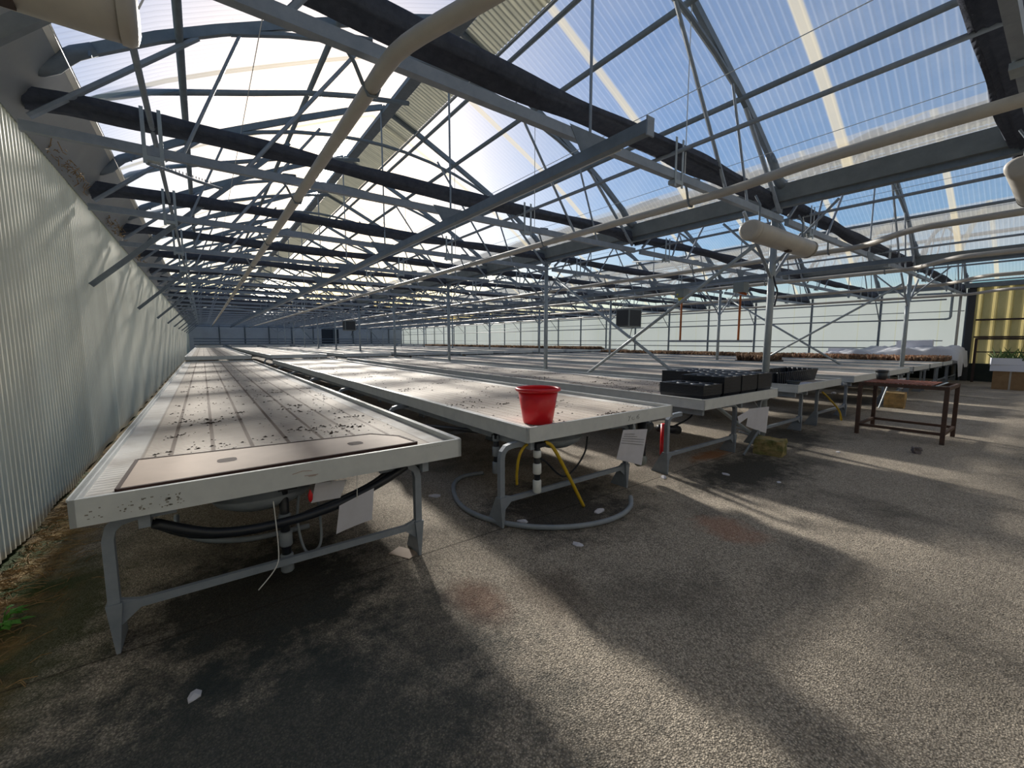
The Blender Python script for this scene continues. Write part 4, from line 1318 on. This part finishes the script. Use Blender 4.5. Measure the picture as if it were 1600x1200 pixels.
# ------------------------------------------------------------------ lamps
def lamp(x0, x1, y, z, tilt, lab):
    e = empty('tube_lamp', ((x0 + x1) / 2, y, z), lab, 'lamp', 'long hanging tube lamps')
    L = (x1 - x0) / 2
    def ring(sx, k):
        pts = []
        for j in range(20):
            t = 2 * PI * j / 20
            c_, s_ = math.cos(t), math.sin(t)
            pts.append((sx, 0.125 * k * c_, (0.10 if s_ > 0 else 0.14) * k * s_ * (0.9 if s_ > 0 else 1)))
        return pts
    mb = MB()
    xs = [(-L + .04, 0.97), (-L + .12, 1.0), (L - .12, 1.0), (L - .04, 0.97)]
    for sx, k in xs:
        mb.v += ring(sx, k)
    for i in range(len(xs) - 1):
        for j in range(20):
            mb.f.append((i * 20 + j, i * 20 + (j + 1) % 20, (i + 1) * 20 + (j + 1) % 20, (i + 1) * 20 + j))
    mb.f.append(tuple(reversed(range(20))))
    mb.f.append(tuple(60 + j for j in range(20)))
    hs = mb.obj('housing', 'lamp', e, None, True)
    for s in (-1, 1):
        mb = MB()
        xs = [(s * (L - .06), 1.02), (s * (L - .03), 1.03), (s * (L - .01), 0.93), (s * L, 0.7)]
        for sx, k in xs:
            mb.v += ring(sx, k)
        for i in range(3):
            for j in range(20):
                mb.f.append((i * 20 + j, i * 20 + (j + 1) % 20, (i + 1) * 20 + (j + 1) % 20, (i + 1) * 20 + j))
        mb.f.append(tuple(60 + j for j in range(20)))
        mb.obj('end_cap', 'lamp', e, None, True)
        MB().tube([(s * L * 0.72, 0, 0.085), (s * L * 0.72, 0, 0.30), (s * L * 0.72, 0.06, 0.42)], 0.012, 6).obj('hook', 'galv_dark', e)
    MB().tube([(L, 0.02, 0.02), (L + 0.03, 0.03, 0.1), (L + 0.01, 0.05, 0.25), (L - 0.1, 0.06, 0.42)], 0.004, 5).obj('cable', 'wire', e)
    o = MB().box(-0.05, 0.05, -0.03, 0.03, -0.15, -0.13).obj('latch', 'dark_rail', hs, (L * 0.15, -0.03, 0.0))
    e.rotation_euler = (0, tilt, 0)
    return e
lamp(-1.06, -0.13, 2.43, 2.86, 0.0, 'long dusty tube lamp hanging in the upper left corner by the left wall')
lamp(5.15, 6.95, 2.36, 2.80, 0.0, 'long cream tube lamp hanging in front of the nearest post')
l3 = lamp(4.95, 6.55, 0.35, 2.80, 0.0, 'tube lamp cut by the right edge of the view, seen end on')
l3.scale = (0.72, 0.72, 0.72)
l3.location.x -= 0.22

# ------------------------------------------------------------------ hanging units
def heater(x, y, z, lab):
    e = empty('air_heater', (x, y, z), lab, 'heater')
    MB().box(-0.36, 0.36, -0.3, 0.3, 0, 0.68).obj('casing', 'unit', e)
    mb = MB().box(-0.375, -0.362, -0.26, 0.26, 0.05, 0.63)
    mb.obj('grille', 'unit_dark', e)
    MB().box(-0.31, 0.31, -0.315, -0.302, 0.05, 0.63).obj('fan_panel', 'unit_dark', e)
    for s in (-1, 1):
        MB().tube([(0.3 * s, 0, 0.68), (0.3 * s, 0, 3.2 - z)], 0.015, 6).obj('hanger', 'galv', e)
    MB().tube([(0.37, 0, 0.6), (0.55, 0.0, 0.4), (0.5, 0, 0.1), (0.2, 0, -0.05), (0.1, 0, -0.35)], 0.015, 6).obj('hose', 'black_pl', e)
heater(12.95, 10.11, 2.0, 'grey air heater hanging from a truss over the right half of the middle bay')
heater(8.25, 30.087, 2.2, 'small dark air heater hanging far off above the middle bay')
hb = empty('hanging_boom', (12.0, 6.5, 0), 'long spray bar on two orange tubes hanging over the middle bay', 'spray boom')
MB().box(-0.04, 0.04, -1.25, 1.25, 1.46, 1.52).obj('bar', 'galv', hb)
MB().box(-0.03, 0.03, -1.5, 1.25, 3.09, 3.15).obj('carrier_rail', 'galv', hb)
for s in (-1, 1):
    MB().tube([(0, s * 0.88, 1.52), (0, s * 0.88, 2.75)], 0.03, 8).obj('tube', 'orange', hb)
    MB().box(-0.15, 0.15, s * 0.88 - 0.14, s * 0.88 + 0.14, 2.82, 3.09).obj('drive_box', 'unit', hb)
    MB().tube([(0, s * 0.88 - 0.16, 2.76), (0, s * 0.88 + 0.05, 2.84)], 0.035, 6).obj('bracket', 'orange', hb)
MB().tube([(-0.02, 0.88, 2.72), (-0.08, 0.95, 2.95)], [0.06, 0.09], 8).obj('yellow_cover', 'yellow_p', hb)
hose('strap', [(6.62, 2.66, 2.42), (6.60, 2.62, 2.30), (6.63, 2.60, 2.2), (6.60, 2.6, 2.08), (6.57, 2.6, 2.0)], 0.012, 'black_pl', 'torn black strap dangling from the nearest post', 'strap')

# ------------------------------------------------------------------ far right: plants, fleece, boxes
def plant_bed(x0, x1, y0, y1, z, n_, seed, mat, hmin, hmax):
    rnd = random.Random(seed)
    mb = MB()
    for i in range(n_):
        x = rnd.uniform(x0, x1)
        y = y0 + (y1 - y0) * rnd.random() ** 1.5
        h = rnd.uniform(hmin, hmax)
        for q in range(3):
            a = rnd.uniform(0, 6.28)
            w = rnd.uniform(0.02, 0.05)
            dx, dy = math.cos(a) * w, math.sin(a) * w
            lx, ly = rnd.uniform(-.07, .07), rnd.uniform(-.07, .07)
            b = len(mb.v)
            mb.v += [(x - dx, y - dy, z), (x + dx, y + dy, z), (x + dx * 1.2 + lx, y + dy * 1.2 + ly, z + h * 0.7), (x + lx * 1.4, y + ly * 1.4, z + h), (x - dx * 1.1 + lx, y - dy * 1.1 + ly, z + h * 0.6)]
            mb.f.append((b, b + 1, b + 2, b + 3, b + 4))
    return mb
o = plant_bed(19.36, 20.92, 2.62, 17.2, 0.777, 3600, 1, 'dry_leaf', 0.10, 0.22).obj('dried_plants', 'dry_leaf')
tag(o, 'bed of dried brown plants along the ninth bench before the white wall', 'plants', None, 'stuff')
o = plant_bed(19.36, 20.92, 2.62, 8.0, 0.777, 1100, 2, 'rust_leaf', 0.10, 0.24).obj('dried_plants', 'rust_leaf')
tag(o, 'rusty orange leaves among the dried plants at the near end of the ninth bench', 'plants', None, 'stuff')
o = plant_bed(19.35, 20.9, 18.2, 42.8, 0.927, 3000, 3, 'dry_leaf', 0.12, 0.24).obj('dried_plants', 'dry_leaf')
tag(o, 'dried brown plants on the far part of the ninth bench row', 'plants', None, 'stuff')
pt = empty('plant_tray', (14.9, 6.6, 0.777), 'dark tray of dried brown plants alone on a middle bay bench', 'tray')
pt.location = (15.6, 6.55, 0.777)
MB().box(-0.7, 0.7, -0.5, 0.5, 0.0, 0.06).obj('tray', 'black_pl', pt)
plant_bed(-0.66, 0.66, -0.46, 0.46, 0.06, 420, 6, 'dry_leaf', 0.10, 0.22).obj('plants', 'dry_leaf', pt)['kind'] = 'stuff'
# fleece cover draped over the near end of the last bench
rnd = random.Random(9)
mb = MB()
def fl(u, v):
    y = 2.36 + 4.3 * u
    x = 21.05 + 1.95 * v
    bump = 0.40 * min(1.0, u / 0.05 + 0.1) * (1 - u * u * 0.75) + 0.10 * math.exp(-((u - .34) / .12) ** 2)
    bump += 0.05 * math.sin(u * 9 + v * 5) + 0.045 * math.sin(u * 23 - v * 11) + 0.03 * math.sin(u * 37 + v * 19) + 0.02 * abs(math.sin(u * 51 - v * 27))
    z = 0.83 + max(0.0, bump) * (0.5 + 0.6 * math.sin(PI * (0.12 + 0.7 * v)))
    if v < 0.08:
        z = 0.83 + (z - .83) * v / 0.08
    if u < 0.04:
        z = 0.25 + (z - 0.25) * (u / 0.04) if v < 0.4 else z - 0.3 * (1 - u / .04)
        y = 2.36 + 4.3 * u * 0.3
    return (x, y, z)
mb.grid(fl, 130, 60)
o = mb.obj('fleece_cover', 'fleece', None, None, True)
tag(o, 'crumpled white fleece cover over the near end of the last bench', 'cover')
o = MB().hexa([(0, 0, 0), (0.55, 0.05, 0), (0.55, 1.0, 0), (0, 1.0, 0), (0, 0, .36), (0.55, 0.05, .38), (0.55, 1.0, .34), (0, 1.0, .32)]).obj('foam_box', 'foam', None, (21.6, 3.15, 1.16))
tag(o, 'big white foam box on top of the crumpled fleece', 'box')
o = MB().hexa([(0, 0, 0), (0.4, 0, 0), (0.4, .7, 0), (0, .7, 0), (0, 0, .24), (0.4, 0, .24), (0.4, .7, .24), (0, .7, .24)]).obj('foam_box', 'foam', None, (21.5, 5.6, 0.95))
tag(o, 'low white foam box left of the crumpled fleece', 'box')
mb = MB()
mb.grid(lambda u, v: (21.4 + 0.7 * v, 6.75 + 1.0 * u, 0.78 + 0.20 * math.sin(PI * u) * math.sin(PI * v) ** 0.6), 14, 10)
o = mb.obj('sack', 'fleece', None, None, True)
tag(o, 'slumped white sack behind the dried plants', 'sack')
# cartons with crates and a green plant
cb = empty('cardboard_box', (20.1, 1.12, 0), 'brown cardboard box on the floor below the white crates', 'box')
MB().box(-0.3, 0.3, -0.36, 0.36, 0, 0.56).obj('body', 'card', cb)
MB().box(-0.303, -0.30, -0.02, 0.02, 0, 0.56).obj('tape', 'pipe_white', cb)
o = MB().box(-0.3, 0.3, -0.2, 0.2, 0, 0.52).obj('cardboard_box', 'card', None, (20.3, 0.52, 0))
tag(o, 'smaller cardboard box right of the one under the crates', 'box')
def crate(z, lab, rz):
    e = empty('crate', (20.05, 1.15, z), lab, 'crate', None, rz)
    mb = MB()
    for (a, b_, c_, d_) in ((-.3, .3, -.42, -.40), (-.3, .3, .40, .42), (-.3, -.28, -.42, .42), (.28, .3, -.42, .42)):
        mb.box(a, b_, c_, d_, 0, 0.20)
    mb.obj('sides', 'foam', e)
    MB().box(-.28, .28, -.40, .40, 0.0, 0.012).obj('bottom', 'foam', e)
    return e
crate(0.565, 'lower white crate on the cardboard box', 0.0)
crate(0.768, 'upper white crate holding the green plant', 0.12)
pg = empty('green_plant', (20.05, 1.15, 0.783), 'spiky green plant growing in the upper white crate', 'plant')
rnd = random.Random(5)
mb = MB()
for i in range(70):
    a = rnd.uniform(0, 6.28)
    x, y = rnd.uniform(-.2, .2), rnd.uniform(-.34, .34)
    h = rnd.uniform(.24, .56)
    l_ = rnd.uniform(.08, .32)
    w = 0.014
    dx, dy = -math.sin(a) * w, math.cos(a) * w
    ex, ey = x + math.cos(a) * l_, y + math.sin(a) * l_
    ex = max(-.27, min(.27, ex)) if h < .25 else ex
    b = len(mb.v)
    mb.v += [(x - dx, y - dy, 0), (x + dx, y + dy, 0), ((x + ex) / 2 + dx, (y + ey) / 2 + dy, h * .65), (ex, ey, h), ((x + ex) / 2 - dx, (y + ey) / 2 - dy, h * .65)]
    mb.f.append((b, b + 1, b + 2, b + 3, b + 4))
mb.obj('leaves', 'dark_leaf', pg)

# ------------------------------------------------------------------ floor litter
def scrap(x, y, s, seed, lab, mat='paper', z=0.0):
    rnd = random.Random(seed)
    n_ = 7
    pts = []
    for j in range(n_):
        a = 2 * PI * j / n_
        r = s * rnd.uniform(.6, 1.1)
        pts.append((r * math.cos(a), r * 0.62 * math.sin(a), rnd.uniform(0.002, s * 0.35)))
    mb = MB()
    mb.v = [(a, b_, 0.001) for a, b_, c_ in pts] + pts + [(0, 0, s * 0.45)]
    for j in range(n_):
        mb.f.append((j, (j + 1) % n_, n_ + (j + 1) % n_, n_ + j))
        mb.f.append((n_ + j, n_ + (j + 1) % n_, 2 * n_))
    mb.f.append(tuple(reversed(range(n_))))
    o = mb.obj('paper_scrap', mat, None, (x, y, z))
    o.rotation_euler = (0, 0, seed * 1.3)
    tag(o, lab, 'litter', 'white scraps on the floor')
scrap(-0.12, 2.10, 0.042, 1, 'white scrap lying alone on the dark floor at lower left')
scrap(1.72, 3.57, 0.06, 2, 'white scrap between the first and second benches')
scrap(0.95, 3.10, 0.06, 3, 'crumpled white scrap behind the first bench right leg')
scrap(2.14, 2.06, 0.05, 4, 'flat pale scrap in front of the hose loop')
scrap(3.99, 2.58, 0.05, 5, 'small white scrap at the foot of the third bench left leg')
scrap(4.64, 2.22, 0.05, 6, 'white scrap in front of the third bench crossbar')
scrap(4.84, 1.76, 0.035, 7, 'tiny white scrap on the open floor before the third bench')
scrap(6.81, 1.79, 0.04, 8, 'tiny pale scrap left of the small grey stone')
scrap(2.05, 2.62, 0.055, 9, 'white scrap just inside the hose loop by the second bench leg')
scrap(14.39, 4.0, 0.12, 10, 'white scrap far off on the floor under the benches')
scrap(2.72, 2.38, 0.07, 12, 'thin white bracket-like scrap by the end of the yellow hose')
o = MB().box(-0.055, 0.055, -0.09, 0.09, 0, 0.004).obj('paper_scrap', 'board', None, (1.06, 2.72, 0.001))
o.rotation_euler = (0, 0, 0.5)
tag(o, 'square beige card scrap at the first bench right foot', 'litter')

# weeds and straw along the left wall
def weed(x, y, s, seed, lab):
    rnd = random.Random(seed)
    e = empty('weed', (x, y, 0), lab, 'weed')
    mb = MB()
    st_ = MB()
    for i in range(16):
        a = rnd.uniform(0, 6.28)
        l_ = s * rnd.uniform(.5, 1.1)
        h = s * rnd.uniform(.35, .9)
        ex, ey = math.cos(a) * l_, math.sin(a) * l_
        st_.tube([(0, 0, 0), (ex * .4, ey * .4, h * .9), (ex * .7, ey * .7, h)], 0.0025, 4)
        w = s * rnd.uniform(.14, .24)
        px, py = -math.sin(a) * w, math.cos(a) * w
        b = len(mb.v)
        mb.v += [(ex * .6, ey * .6, h), (ex * .85 + px, ey * .85 + py, h * .97), (ex * 1.25, ey * 1.25, h * .8), (ex * .85 - px, ey * .85 - py, h * .97), (ex * .9, ey * .9, h * 1.04)]
        mb.f += [(b, b + 1, b + 4), (b + 1, b + 2, b + 4), (b + 2, b + 3, b + 4), (b + 3, b, b + 4)]
    mb.obj('leaves', 'leaf', e)
    st_.obj('stems', 'leaf', e)
weed(-0.93, 3.20, 0.10, 1, 'small bright green weed at the foot of the left wall')
weed(-0.98, 3.0, 0.07, 2, 'smaller pale weed just in front of the bright green one')
rnd = random.Random(21)
mb = MB()
for i in range(900):
    y = 2.2 + 5.0 * rnd.random() ** 1.3
    x = -1.12 + abs(rnd.gauss(0, .16))
    if x > -0.55:
        continue
    a = rnd.uniform(0, 3.14)
    l_ = rnd.uniform(.02, .07)
    z = rnd.uniform(0.003, 0.018)
    mb.tube([(x - math.cos(a) * l_, y - math.sin(a) * l_, 0.003), (x, y, z), (x + math.cos(a) * l_, y + math.sin(a) * l_, 0.003)], 0.0022, 3, False)
o = mb.obj('dry_straw', 'straw')
tag(o, 'dry straw and leaf litter along the foot of the left wall', 'litter', None, 'stuff')
mb = MB()
for i in range(420):
    y = 5.0 + 9.0 * rnd.random()
    if math.sin(y * 2.1) < 0.0:
        continue
    x = -1.06 + rnd.uniform(-.03, .1)
    z = 3.36 + rnd.uniform(-.06, .05)
    a, b_ = rnd.uniform(0, 6.28), rnd.uniform(-.6, .6)
    l_ = rnd.uniform(.02, .07)
    d = Vector((math.cos(a) * .4, math.sin(a), b_)) * l_
    mb.tube([Vector((x, y, z)) - d, Vector((x, y, z)), Vector((x, y, z)) + d], 0.004, 3, False)
o = mb.obj('nest_debris', 'straw')
tag(o, 'dry twiggy debris caught along the top of the left wall', 'debris', None, 'stuff')
